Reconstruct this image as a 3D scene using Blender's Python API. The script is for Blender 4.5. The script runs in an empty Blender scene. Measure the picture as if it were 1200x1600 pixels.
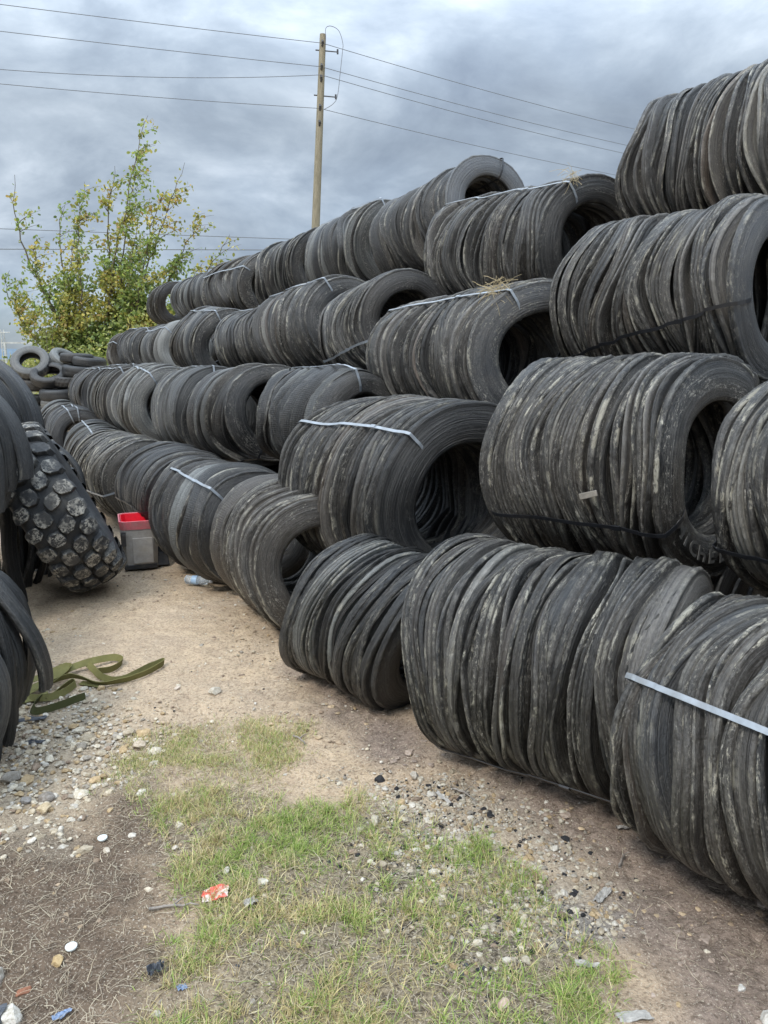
import bpy, math, numpy as np
from mathutils import Vector, Matrix
rng = np.random.default_rng(11)
sc = bpy.context.scene
COL = sc.collection
PI = math.pi

# ------------------------------------------------------------------ helpers
def tag(o, label=None, cat=None, group=None, kind=None):
    if label: o['label'] = label
    if cat: o['category'] = cat
    if group: o['group'] = group
    if kind: o['kind'] = kind
    return o

def mesh_np(name, V, F, mats=(), uv=None, attrs=None, smooth=True, matidx=None):
    """V (n,3); F (m,4) or (m,3) int array; uv (n,2) per vertex; attrs {name: (n,)}"""
    me = bpy.data.meshes.new(name)
    V = np.ascontiguousarray(V, dtype=np.float32); F = np.ascontiguousarray(F, dtype=np.int32)
    k = F.shape[1]; m = len(F)
    me.vertices.add(len(V)); me.vertices.foreach_set('co', V.ravel())
    me.loops.add(m*k); me.loops.foreach_set('vertex_index', F.ravel())
    me.polygons.add(m)
    me.polygons.foreach_set('loop_start', np.arange(0, m*k, k, dtype=np.int32))
    me.polygons.foreach_set('loop_total', np.full(m, k, dtype=np.int32))
    me.polygons.foreach_set('use_smooth', np.full(m, smooth, dtype=bool))
    for mt in mats: me.materials.append(mt)
    if matidx is not None: me.polygons.foreach_set('material_index', np.asarray(matidx, dtype=np.int32))
    me.update(calc_edges=True)
    if uv is not None:
        l = me.uv_layers.new(name='UVMap')
        l.data.foreach_set('uv', np.ascontiguousarray(np.asarray(uv, dtype=np.float32)[F.ravel()]).ravel())
    if attrs:
        for a, v in attrs.items():
            v = np.asarray(v, dtype=np.float32)
            if v.ndim == 2:
                at = me.attributes.new(a, 'FLOAT_COLOR', 'POINT')
                c = np.ones((len(v), 4), dtype=np.float32); c[:, :3] = v
                at.data.foreach_set('color', c.ravel())
            else:
                at = me.attributes.new(a, 'FLOAT', 'POINT'); at.data.foreach_set('value', v)
    me.validate()
    return me

def obj(name, me, parent=None, mw=None):
    o = bpy.data.objects.new(name, me); COL.objects.link(o)
    if parent is not None: o.parent = parent
    if mw is not None: o.matrix_local = mw
    return o

def empty(name, mw=None):
    o = bpy.data.objects.new(name, None); COL.objects.link(o)
    o.empty_display_size = .1
    if mw is not None: o.matrix_world = mw
    return o

def grid_faces(nu, nv, closeu=False, closev=False):
    U = nu if closeu else nu-1; W = nv if closev else nv-1
    i, j = np.meshgrid(np.arange(U), np.arange(W), indexing='ij')
    i2 = (i+1) % nu; j2 = (j+1) % nv
    return np.stack([i*nv+j, i2*nv+j, i2*nv+j2, i*nv+j2], -1).reshape(-1, 4)

class MB:
    """collects quads/tris as separate bits into one mesh"""
    def __init__(s): s.v = []; s.f = []; s.n = 0
    def add(s, V, F):
        V = np.asarray(V, float); s.v.append(V); s.f += [tuple(int(a)+s.n for a in q) for q in F]; s.n += len(V)
    def box(s, c, h, M=None, taper=1.0):
        x, y, z = h; V = []
        for sz in (-1, 1):
            k = taper if sz > 0 else 1
            for sx, sy in ((-1, -1), (1, -1), (1, 1), (-1, 1)): V.append((sx*x*k, sy*y*k, sz*z))
        V = np.array(V)
        if M is not None: V = V @ np.array(M).T
        s.add(V+np.array(c), [(0, 3, 2, 1), (4, 5, 6, 7), (0, 1, 5, 4), (1, 2, 6, 5), (2, 3, 7, 6), (3, 0, 4, 7)])
    def tube(s, P, R, n=8, caps=True):
        P = np.asarray(P, float); R = np.broadcast_to(np.asarray(R, float), (len(P),))
        T = np.gradient(P, axis=0); T /= np.linalg.norm(T, axis=1)[:, None]+1e-9
        up = np.array([0, 0, 1.]) if abs(T[0][2]) < .9 else np.array([1., 0, 0])
        rings = []
        a = np.arange(n)*2*PI/n
        for p, t, r in zip(P, T, R):
            x = np.cross(up, t); x /= np.linalg.norm(x)+1e-9; y = np.cross(t, x); up = y if abs(t @ y) < .5 else up
            rings.append(p+r*(np.cos(a)[:, None]*x+np.sin(a)[:, None]*y))
        F = grid_faces(len(P), n, False, True)
        F = [tuple(q) for q in F]
        if caps: F += [tuple(range(n-1, -1, -1)), tuple(range((len(P)-1)*n, len(P)*n))]
        s.add(np.concatenate(rings), F)
    def build(s, name, mats, parent=None, smooth=False, mw=None, bevel=0):
        me = bpy.data.meshes.new(name); me.from_pydata(np.concatenate(s.v).tolist(), [], s.f)
        if not isinstance(mats, (list, tuple)): mats = [mats]
        for m in mats: me.materials.append(m)
        if smooth: me.polygons.foreach_set('use_smooth', [True]*len(me.polygons))
        o = obj(name, me, parent, mw)
        if bevel:
            b = o.modifiers.new('bevel', 'BEVEL'); b.width = bevel; b.segments = 2; b.limit_method = 'ANGLE'
        return o

# periodic/value noise in numpy
def vnoise(x, y, seed=0):
    xi = np.floor(x).astype(np.int64); yi = np.floor(y).astype(np.int64)
    xf = x-xi; yf = y-yi
    def h(a, b):
        n = (a*374761393+b*668265263+seed*982451653) & 0x7fffffff
        n = ((n ^ (n >> 13))*1274126177) & 0x7fffffff
        return ((n ^ (n >> 16)) & 0xffff)/65535.
    u = xf*xf*(3-2*xf); v = yf*yf*(3-2*yf)
    return (h(xi, yi)*(1-u)+h(xi+1, yi)*u)*(1-v)+(h(xi, yi+1)*(1-u)+h(xi+1, yi+1)*u)*v
def fbm(x, y, seed=0, o=4):
    r = 0; a = .5; t = 0
    for i in range(o):
        r = r+a*vnoise(x*2**i, y*2**i, seed+i); t += a; a *= .5
    return r/t
def sstep(a, b, x): t = np.clip((x-a)/(b-a), 0, 1); return t*t*(3-2*t)
def poly_sd(px, py, poly):
    """signed distance, positive inside"""
    P = np.array(poly, float); d = np.full(px.shape, 1e9); ins = np.zeros(px.shape, bool)
    for i in range(len(P)):
        a = P[i]; b = P[(i+1) % len(P)]; e = b-a
        wx = px-a[0]; wy = py-a[1]
        t = np.clip((wx*e[0]+wy*e[1])/(e@e+1e-9), 0, 1)
        d = np.minimum(d, np.hypot(wx-t*e[0], wy-t*e[1]))
        c = (a[1] > py) != (b[1] > py)
        with np.errstate(divide='ignore', invalid='ignore'):
            xx = (b[0]-a[0])*(py-a[1])/(b[1]-a[1])+a[0]
        ins ^= c & (px < xx)
    return np.where(ins, d, -d)

# ------------------------------------------------------------------ material helpers
class NT:
    def __init__(s, name):
        s.m = bpy.data.materials.new(name); s.m.use_nodes = True
        s.t = s.m.node_tree; s.n = s.t.nodes; s.l = s.t.links
        s.b = s.n['Principled BSDF']; s.out = s.n['Material Output']
    def new(s, t, **k):
        n = s.n.new(t)
        for a, v in k.items(): setattr(n, a, v)
        return n
    def set(s, sock, v):
        if isinstance(v, bpy.types.NodeSocket): s.l.new(v, sock)
        elif v is not None:
            if isinstance(v, (tuple, list)) and len(v) == 3 and sock.type == 'RGBA': v = (*v, 1)
            sock.default_value = v
    def attr(s, name, out='Fac'):
        n = s.new('ShaderNodeAttribute'); n.attribute_name = name; return n.outputs[out]
    def noise(s, vec, scale, detail=4, rough=.55, dist=0, out=0):
        n = s.new('ShaderNodeTexNoise'); s.set(n.inputs['Vector'], vec); n.inputs['Scale'].default_value = scale
        n.inputs['Detail'].default_value = detail; n.inputs['Roughness'].default_value = rough; n.inputs['Distortion'].default_value = dist
        return n.outputs[out]
    def ramp(s, fac, stops, interp='LINEAR'):
        n = s.new('ShaderNodeValToRGB'); n.color_ramp.interpolation = interp
        e = n.color_ramp.elements
        while len(e) < len(stops): e.new(.5)
        for i, (p, c) in enumerate(stops):
            e[i].position = p; e[i].color = (*c, 1) if isinstance(c, (tuple, list)) else (c, c, c, 1)
        s.set(n.inputs[0], fac); return n.outputs[0]
    def mix(s, f, a, b, mode='MIX'):
        n = s.new('ShaderNodeMix'); n.data_type = 'RGBA'; n.blend_type = mode
        s.set(n.inputs[0], f); s.set(n.inputs[6], a); s.set(n.inputs[7], b); return n.outputs[2]
    def math(s, op, a, b=None, c=None, clamp=False):
        n = s.new('ShaderNodeMath'); n.operation = op; n.use_clamp = clamp
        s.set(n.inputs[0], a); s.set(n.inputs[1], b) if b is not None else None
        if c is not None: s.set(n.inputs[2], c)
        return n.outputs[0]
    def vmath(s, op, a, b):
        n = s.new('ShaderNodeVectorMath'); n.operation = op; s.set(n.inputs[0], a); s.set(n.inputs[1], b); return n.outputs[0]
    def bump(s, h, strength=.5, dist=.01, normal=None):
        n = s.new('ShaderNodeBump'); n.inputs['Strength'].default_value = strength; n.inputs['Distance'].default_value = dist
        s.set(n.inputs['Height'], h)
        if normal is not None: s.set(n.inputs['Normal'], normal)
        return n.outputs[0]
    def fin(s, color=None, rough=None, normal=None, spec=None, **k):
        s.set(s.b.inputs['Base Color'], color)
        if rough is not None: s.set(s.b.inputs['Roughness'], rough)
        if normal is not None: s.set(s.b.inputs['Normal'], normal)
        if spec is not None: s.b.inputs['Specular IOR Level'].default_value = spec
        for a, v in k.items(): s.set(s.b.inputs[a], v)
        return s.m

def rubber(name, fine=0.0, flecks=1.0):
    """uv: x = metres round the ring, y = metres across the profile. object colour = tint, its alpha = dirt"""
    s = NT(name)
    uv = s.new('ShaderNodeUVMap').outputs[0]
    oi = s.new('ShaderNodeObjectInfo')
    off = s.new('ShaderNodeCombineXYZ'); s.l.new(s.math('MULTIPLY', oi.outputs['Random'], 91.), off.inputs[0])
    s.l.new(s.math('MULTIPLY', oi.outputs['Random'], 37.), off.inputs[1]); s.l.new(s.math('MULTIPLY', oi.outputs['Random'], 53.), off.inputs[2])
    v = s.vmath('ADD', uv, off.outputs[0])
    def sc_(x, y):
        return s.vmath('MULTIPLY', v, (x, y, 1.))
    streak = s.noise(sc_(.9, 110), 1, 6, .62, .08)
    fine_l = s.ramp(s.noise(sc_(1.3, 300), 1, 3, .6, .05), [(.57, 0), (.66, 1)])
    patch = s.noise(sc_(2.6, 5), 1, 6, .7, .2)
    grain = s.noise(sc_(60, 120), 1, 3, .6)
    fl = s.noise(sc_(38, 110), 1, 8, .8, .6)
    fl2 = s.noise(sc_(1.6, 9), 1.7, 3, .6)
    tint = oi.outputs['Color']; dirt = oi.outputs['Alpha']
    dark = s.mix(1, (.29, .29, .32), tint, 'MULTIPLY')
    light = s.mix(1, (1.3, 1.27, 1.2), tint, 'MULTIPLY')
    c = s.mix(s.ramp(streak, [(.3, 0), (.72, 1)]), dark, light)
    c = s.mix(s.math('MULTIPLY', s.ramp(patch, [(.42, 0), (.75, 1)]), s.math('MULTIPLY_ADD', dirt, .45, .05)), c, (.115, .10, .082))
    c = s.mix(s.math('MULTIPLY', s.ramp(grain, [(.38, 1), (.58, 0)]), .6), c, s.mix(.5, c, (.008, .008, .009)))
    c = s.mix(s.math('MULTIPLY', fine_l, .34), c, (.24, .235, .22))
    grit = s.noise(sc_(110, 140), 1, 4, .75); gm = s.math('MULTIPLY', s.ramp(grit, [(.48, 0), (.60, 1)]), s.ramp(patch, [(.36, .15), (.62, 1)]))
    c = s.mix(s.math('MULTIPLY', gm, s.math('MULTIPLY_ADD', dirt, .30, .06), clamp=True), c, (.19, .18, .165))
    # pale cut edge and dried-mud flecks
    edge = s.attr('edge')
    em = s.math('MULTIPLY', edge, s.ramp(s.noise(sc_(14, 30), 1, 6, .75), [(.47, 0), (.62, 1)]))
    c = s.mix(s.math('MULTIPLY', em, s.math('MULTIPLY_ADD', dirt, .34, .08)), c, (.30, .285, .25))
    crust = s.math('MULTIPLY', s.math('MULTIPLY_ADD', edge, .97, .03), s.ramp(s.noise(sc_(5, 12), 1, 8, .82, .2), [(.54, 0), (.58, 1)]))
    c = s.mix(s.math('MULTIPLY', crust, s.math('MULTIPLY_ADD', dirt, .85, .1), clamp=True), c, (.40, .375, .30))
    fm = s.math('MULTIPLY', s.ramp(fl, [(.54, 0), (.58, 1)]), s.ramp(fl2, [(.46, 0), (.60, 1)]))
    c = s.mix(s.math('MULTIPLY', fm, s.math('MULTIPLY', dirt, flecks, clamp=True), clamp=True), c, (.40, .375, .32))
    h = s.math('ADD', s.math('MULTIPLY', streak, 1.2), s.math('MULTIPLY', grain, .5))
    h = s.math('ADD', h, s.math('MULTIPLY', fm, .3))
    h = s.math('ADD', h, s.math('MULTIPLY', fine_l, .25))
    h = s.math('ADD', h, s.math('MULTIPLY', grit, .6))
    if fine:
        sep = s.new('ShaderNodeSeparateXYZ'); s.l.new(uv, sep.inputs[0])
        w = s.math('SINE', s.math('MULTIPLY', sep.outputs[0], fine))
        w = s.math('MULTIPLY', s.ramp(w, [(.2, 0), (.6, 1)]), s.ramp(fl2, [(.3, 0), (.5, 1)]))
        h = s.math('ADD', h, s.math('MULTIPLY', w, .5))
    r = s.ramp(streak, [(.3, .27), (.7, .52)])
    return s.fin(c, r, s.bump(h, .9, .007), .5)

M_RUB = rubber('weathered_rubber')
M_DISH = rubber('smooth_sidewall_rubber', fine=420., flecks=.6)

def flat_mat(name, col, rough=.5, nscale=20, amt=.3, bump=.2, dist=.003, spec=.5, dirtcol=None, dirt=0, **k):
    s = NT(name); tc = s.new('ShaderNodeTexCoord').outputs['Object']
    n = s.noise(tc, nscale, 5, .6)
    a = tuple(x*(1-amt) for x in col); b = tuple(min(1, x*(1+amt)) for x in col)
    c = s.mix(s.ramp(n, [(.3, 0), (.7, 1)]), a, b)
    if dirt:
        c = s.mix(s.math('MULTIPLY', s.ramp(s.noise(tc, nscale*.4, 6, .7), [(.45, 0), (.65, 1)]), dirt), c, dirtcol or (.2, .16, .12))
    return s.fin(c, rough, s.bump(n, bump, dist), spec, **k)

M_STRAP_D = flat_mat('black_strap_plastic', (.016, .017, .02), .38, 30, .3, .1, .001)
M_STRAP_L = flat_mat('black_strap_sky_sheen', (.33, .36, .39), .40, 30, .12, .1, .001, dirtcol=(.2, .19, .17), dirt=.5, Metallic=.35)  # glossy black strap with its sky reflection painted in as pale grey

# ------------------------------------------------------------------ ring geometry
def profile(style, R, w, flare, wd):
    """outer surface (bead -> shoulder -> lip end), then back along the inside. x in metres, r in metres, edge flag"""
    if style == 'side':
        o = [(.002, .595, .3), (.018, .605, .5), (.028, .65, .1), (.034, .74, 0), (.030, .83, 0), (.020, .905, 0), (.012, .945, 0), (.011, .960, 0), (.013, .975, .3), (.010, .992, .8), (.002, 1.0, .6), (-.005, .999, .2),
             (-.007, .990, 0), (-.010-w*.4, .990+flare*.4, .1), (-.012-w, .992+flare, 1.0)]
        i = [(-.012-w, .978+flare, .6), (-.008-w*.4, .970+flare*.4, 0), (-.004, .955, 0), (.002, .90, 0), (.012, .82, 0), (.016, .74, 0), (.010, .66, 0), (.0, .62, 0)]
    elif style == 'flat':    # thin flattened sidewall, edge-on ridge
        o = [(.0, .60, .3), (.012, .61, .4), (.018, .70, 0), (.018, .82, 0), (.012, .92, 0), (.008, .965, .1), (.008, .985, .5), (.004, 1.001, 1), (-.002, 1.002, .7), (-.006, .990, .2), (-.007-w*.2, .965, 0)]
        i = [(-.007, .94, 0), (-.004, .90, 0), (.004, .82, 0), (.004, .70, 0), (-.004, .62, 0)]
    elif style == 'band':    # tread edge still on, with grooves
        o = [(.0, .62, .2), (.012, .64, .3), (.024, .74, 0), (.026, .85, 0), (.020, .93, 0), (.014, .965, 0), (.013, .990, .5), (.009, 1.004, .9), (.003, 1.004, .2), (.001, .984, 0), (-.004, .984, 0), (-.006, 1.006, .4), (-.013-w*.3, 1.007+flare*.5, .4),
             (-.015-w*.3, .988+flare*.5, 0), (-.020-w*.3, .988+flare*.5, 0), (-.022-w*.3, 1.004+flare*.5, .3), (-.024-w, 1.002+flare, 1)]
        i = [(-.024-w, .982+flare, .6), (-.010, .965, 0), (.002, .93, 0), (.012, .85, 0), (.010, .74, 0), (.002, .66, 0)]
    elif style == 'dish':    # smooth bowl
        o = []
        for k in range(11):
            t = k/10; r = .55+.45*math.sin(t*PI/2*.97)**.9; x = .05-.02*(1-t)**2-.13*wd*t**2.4
            o.append((x, r, 1.0 if k == 10 else (.25 if k == 0 else 0)))
        o.append((o[-1][0]-.010, 1.002, 1.0))
        i = [(a-.014, b-.012, .2 if n == 0 else 0) for n, (a, b, c) in enumerate(o[-2:0:-2])]
    pts = o+i
    P = np.array([(a, b*R if style != 'x' else b) for a, b, c in pts]); E = np.array([c for a, b, c in pts])
    return P, E

def smooth_rows(a, k):
    for _ in range(k): a = (np.roll(a, 1, 1)+a*2+np.roll(a, -1, 1))/4
    return a

def make_rings(root, L, D, n, seg, styles, warp=1.0, mirror_p=.15, lean=0., squash=1.0, tint='near', dirt=.5, arc=None, wmul=1.0, rough=1.0, name='tyre_ring', taper=0., skew=0., yaw=0., endstyle=None):
    """n rings along the local X axis (0 = middle). local Z is up, local -Y faces the yard."""
    R = D/2
    th = np.linspace(0, 2*PI, seg+1) if arc is None else None
    tt = np.linspace(0, 2*PI, seg+1)
    nh = 7
    sr = np.array([0, .011, .013, .007, .004, .002, .001])*rough; sx = np.array([.3, .75, .8, .55, .25, .12, .06])
    rho = .72
    cr = rng.normal(size=(nh, 2))*sr[:, None]; common = rng.normal(size=(nh, 2))*(sr*1.1)[:, None]; cx = rng.normal(size=(nh, 2))*sx[:, None]
    pitch = L/n
    Rr, Xx = [], []
    hs = np.arange(nh)[:, None]
    cs, sn = np.cos(hs*tt), np.sin(hs*tt)
    for i in range(n):
        cr = rho*cr+math.sqrt(1-rho**2)*rng.normal(size=(nh, 2))*sr[:, None]
        cx = .80*cx+.6*rng.normal(size=(nh, 2))*sx[:, None]
        f = 1+((cr+common)[:, :1]*cs+(cr+common)[:, 1:]*sn).sum(0)
        x = (cx[:, :1]*cs+cx[:, 1:]*sn).sum(0)
        # a few local kinks
        for _k in range(int(rng.random() < .3)):
            a = rng.uniform(0, 2*PI); d = (tt-a+PI) % (2*PI)-PI; wk = rng.uniform(.2, .5)
            g = np.exp(-(d/wk)**2); f = f+g*rng.normal()*.012*rough; x = x+g*rng.normal()*1.1
        jit = rng.normal()*(.0135 if 'dish' not in styles else .028)*rough
        Rr.append((f+jit)*R*(1-taper*abs(i/(n-1)-.5)**2*4*.5)); Xx.append((i+.5-n/2)*pitch+x*pitch*.85*warp)
    Xx = np.array(Xx); Xx = np.sort(Xx, axis=0); Xx[:, -1] = Xx[:, 0]
    Xx[:, :-1] = smooth_rows(Xx[:, :-1], 3); Xx[:, -1] = Xx[:, 0]
    # keep a minimum gap
    base = ((np.arange(n)+.5-n/2)*pitch)[:, None]
    Xx = Xx*.8+base*.2
    Xx[-1] = (Xx[-1]-base[-1])*.35+base[-1]; Xx[-1] += max(0, float((Xx[-2]-Xx[-1]).max())*.6)+.3*pitch
    Rr[-1] = R+(Rr[-1]-R)*.7
    outer = []
    for i in range(n):
        st = styles[i] if isinstance(styles, list) else styles
        last = i == n-1
        if last and endstyle: st = endstyle
        elif last and st != 'dish': st = 'side'
        w = (abs(rng.normal(.004, .006)) if rng.random() < .8 else rng.uniform(.01, .045))*wmul; fl = rng.normal(0, .010)
        wd = rng.uniform(.5, 1.15)
        P, E = profile(st, 1., w, fl, wd)
        mir = -1 if (rng.random() < mirror_p and not last and st != 'dish') else 1
        Rt, Xt, T = Rr[i], Xx[i], tt
        if arc is not None:
            a0, a1 = arc[0]+rng.uniform(-1, 1)*arc[2], arc[1]+rng.uniform(-1, 1)*arc[2]
            T = np.linspace(a0, a1, seg+1)
            Rt = np.interp(T % (2*PI), tt, Rr[i]); Xt = np.interp(T % (2*PI), tt, Xx[i])
        rp = P[:, 1][None, :]
        # sag: the bead keeps its own shape less than the rim
        rad = R*rp+(Rt[:, None]-R)*(.35+.65*np.clip((rp-.6)/.4, 0, 1))
        X = Xt[:, None]+mir*P[:, 0][None, :]
        tl = rng.normal(0, .012)+yaw, rng.normal(0, .012)+lean
        Y = rad*np.cos(T)[:, None]; Z = rad*np.sin(T)[:, None]*squash
        # frayed, cut outer edge
        frn = np.interp(np.linspace(0, 1, len(T)), np.linspace(0, 1, len(T)//2+1), rng.normal(size=len(T)//2+1)); frn[-1] = frn[0]
        fr2 = rng.normal(size=len(T)); fr2[-1] = fr2[0]
        em_ = (E > .45)[None, :] & (P[:, 1] > .9)[None, :]
        rad = rad+np.where(em_, (frn*.0016+fr2*.0009)[:, None]*rough, 0); X = X+np.where(em_, (fr2*.0011+frn*.0010)[:, None]*rough, 0)
        Y = rad*np.cos(T)[:, None]; Z = rad*np.sin(T)[:, None]*squash
        X = X+Y*tl[0]+Z*tl[1]+skew*Z
        Z = Z-(1-squash)*R*0
        V = np.stack([X, Y, Z], -1)
        if st == 'tread':
            pass
        dl = np.r_[0, np.cumsum(np.hypot(np.diff(P[:, 0]), np.diff(P[:, 1])*R))]
        U = np.broadcast_to((T*R)[:, None], rad.shape); W = np.broadcast_to(dl[None, :], rad.shape)
        npf = len(P)
        F = grid_faces(len(T), npf, False, True)
        if mir < 0: F = F[:, ::-1]
        V = V.reshape(-1, 3); UVv = np.stack([U, W], -1).reshape(-1, 2); Ev = np.broadcast_to(E[None, :], rad.shape).reshape(-1)
        if arc is not None:   # close the cut ends
            m0 = V[:npf].mean(0); m1 = V[-npf:].mean(0); b = len(V)
            V = np.vstack([V, V[:npf], V[-npf:]]); UVv = np.vstack([UVv, UVv[:npf], UVv[-npf:]]); Ev = np.r_[Ev, np.full(2*npf, .6)]
            o_ = npf//2; caps = []
            for kk in range(o_-1 if npf % 2 == 0 else o_):
                j0, j1, j2, j3 = kk, kk+1, npf-2-kk, npf-1-kk
                if len({j0, j1, j2, j3}) < 4: continue
                caps.append((b+j0, b+j1, b+j2, b+j3)); caps.append((b+npf+j3, b+npf+j2, b+npf+j1, b+npf+j0))
            if caps: F = np.vstack([F, np.array(caps)])
        me = mesh_np(name, V, F, [M_DISH if st == 'dish' else M_RUB], UVv, {'edge': Ev})
        o = obj(name, me, root)
        o.color = ring_tint(tint, dirt)
        outer.append((Xt, Rt, T, tl, mir))
    return outer, R, squash

def ring_tint(kind, dirt):
    r = rng.random()
    if kind == 'near':
        v = rng.choice([.007, .014, .028, .064, .14], p=[.28, .31, .22, .13, .06])*rng.uniform(.85, 1.15)
        c = (v*1.05, v*1.0, v*.93) if r < .62 else ((v*.92, v, v*1.10) if r < .86 else (v*1.25, v*1.02, v*.84))
        if rng.random() < .03: c = (.22, .215, .195)
    elif kind == 'brown':
        v = rng.uniform(.03, .075); c = (v*1.15, v, v*.84)
    elif kind == 'pale':
        v = rng.choice([.03, .08, .20, .30], p=[.38, .27, .2, .15]); c = (v*.97, v, v*.97)
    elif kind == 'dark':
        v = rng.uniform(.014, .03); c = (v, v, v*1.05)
    elif kind == 'strip':
        v = rng.choice([.02, .045, .09], p=[.4, .4, .2])*rng.uniform(.8, 1.2); c = (v*.95, v, v*1.05)
    else:   # 'far' charcoal with the odd grey ring
        v = rng.choice([.010, .019, .034], p=[.4, .38, .22])*rng.uniform(.8, 1.2); c = (v*.94, v, v*1.08) if r < .7 else (v*1.1, v, v*.9)
        if rng.random() < .20: c = tuple(np.array((.15, .158, .155))*rng.uniform(.5, 1.3))
    d = float(np.clip(rng.normal(dirt, .28), 0.02, 1.2))
    return (c[0], c[1], c[2], d)

def strap(root, info, theta, mat, L, width=.018, r_in=.57, name='strap', sag=0.0, twist=0.):
    outer, R, sq = info
    n = len(outer)
    xs, rs = [], []
    a = theta % (2*PI)
    for k, (Xt, Rt, T, tl, mir) in enumerate(outer):
        aa = (theta+twist*(k/(n-1)-.5)) % (2*PI)
        if T[-1] < 6.2 or T[0] > .01:
            x = np.interp(aa, T, Xt); r = np.interp(aa, T, Rt)
        else:
            x = np.interp(aa, T, Xt); r = np.interp(aa, T, Rt)
        y, z = r*math.cos(aa), r*math.sin(aa)*sq
        xs.append(x+y*tl[0]+z*tl[1]); rs.append(r)
    xs = np.array(xs); rs = np.array(rs)
    # convex-ish envelope: running max then smoothing
    k = 2; env = np.array([rs[max(0, i-k):i+k+1].max() for i in range(n)])
    env = np.convolve(np.r_[env[0], env, env[-1]], np.ones(3)/3, 'valid')+.005
    env = np.maximum(env, rs+.004)
    last, first = outer[-1], outer[0]
    p = []   # (x, r)
    p.append((xs[0]-.03, r_in*R)); p.append((xs[0]-.035, .8*R)); p.append((xs[0]-.03, env[0]-.01))
    ang = [theta-twist/2]*3
    for i in range(n): p.append((xs[i], env[i])); ang.append(theta+twist*(i/(n-1)-.5))
    a1 = theta+twist/2
    for q in ((xs[-1]+.032, env[-1]*.985), (xs[-1]+.048, .86*R), (xs[-1]+.050, .74*R), (xs[-1]+.036, .63*R), (xs[-1]+.015, .585*R), (xs[-1]-.05, .575*R)):
        p.append(q); ang.append(a1)
    p.append((0, .575*R)); ang.append(theta); p.append(p[0]); ang.append(theta)
    p = np.array(p); ang = np.array(ang)
    # per point frame: tangent in (x,r) plane, width along theta
    d = np.gradient(p, axis=0); d /= np.linalg.norm(d, axis=1)[:, None]+1e-9
    nrm = np.stack([-d[:, 1], d[:, 0]], 1)
    V = []
    for (x, r), nn, a_ in zip(p, nrm, ang):
        er = np.array([0, math.cos(a_), math.sin(a_)*sq]); et = np.array([0, -math.sin(a_), math.cos(a_)*sq]); ex = np.array([1., 0, 0])
        c = ex*x+er*r; nv = ex*nn[0]+er*nn[1]
        for (u, h) in ((-1, 0), (1, 0), (1, 1), (-1, 1)): V.append(c+et*u*width/2+nv*h*.0025)
    V = np.array(V); F = grid_faces(len(p), 4, False, True)
    me = mesh_np(name, V, F, [mat], smooth=False)
    so_ = obj(name, me, root)
    k0 = 3+int(n*.72); x, r = p[k0]; a_ = ang[k0]; er = np.array([0, math.cos(a_), math.sin(a_)*sq]); et = np.array([0, -math.sin(a_), math.cos(a_)*sq]); ex = np.array([1., 0, 0])
    c = ex*x+er*(r+.004); b = MB(); b.box((0, 0, 0), (.019, width*.62, .0035), np.stack([ex, et, er], 1)); b.v[0] = b.v[0]+c
    b.build('crimp_seal', mat, so_)
    return so_

def frame(A, B, roll=0., up=(0, 0, 1)):
    """matrix at the middle of A-B with local X along A->B"""
    A = Vector(A); B = Vector(B); x = (B-A).normalized(); z = Vector(up); y = z.cross(x).normalized(); z = x.cross(y)
    m = Matrix((x, y, z)).transposed().to_4x4(); m.translation = (A+B)/2
    return m, (B-A).length

S_, F_, B_, D_ = 'side', 'flat', 'band', 'dish'
def mixst(n, p):
    k = list(p.keys()); return [str(a) for a in rng.choice(k, n, p=[p[q] for q in k])]
near = {S_: .45, F_: .35, B_: .20}; mid = {S_: .35, F_: .25, B_: .15, D_: .25}; dsh = {S_: .15, F_: .15, B_: .15, D_: .55}
d2 = math.radians
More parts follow.
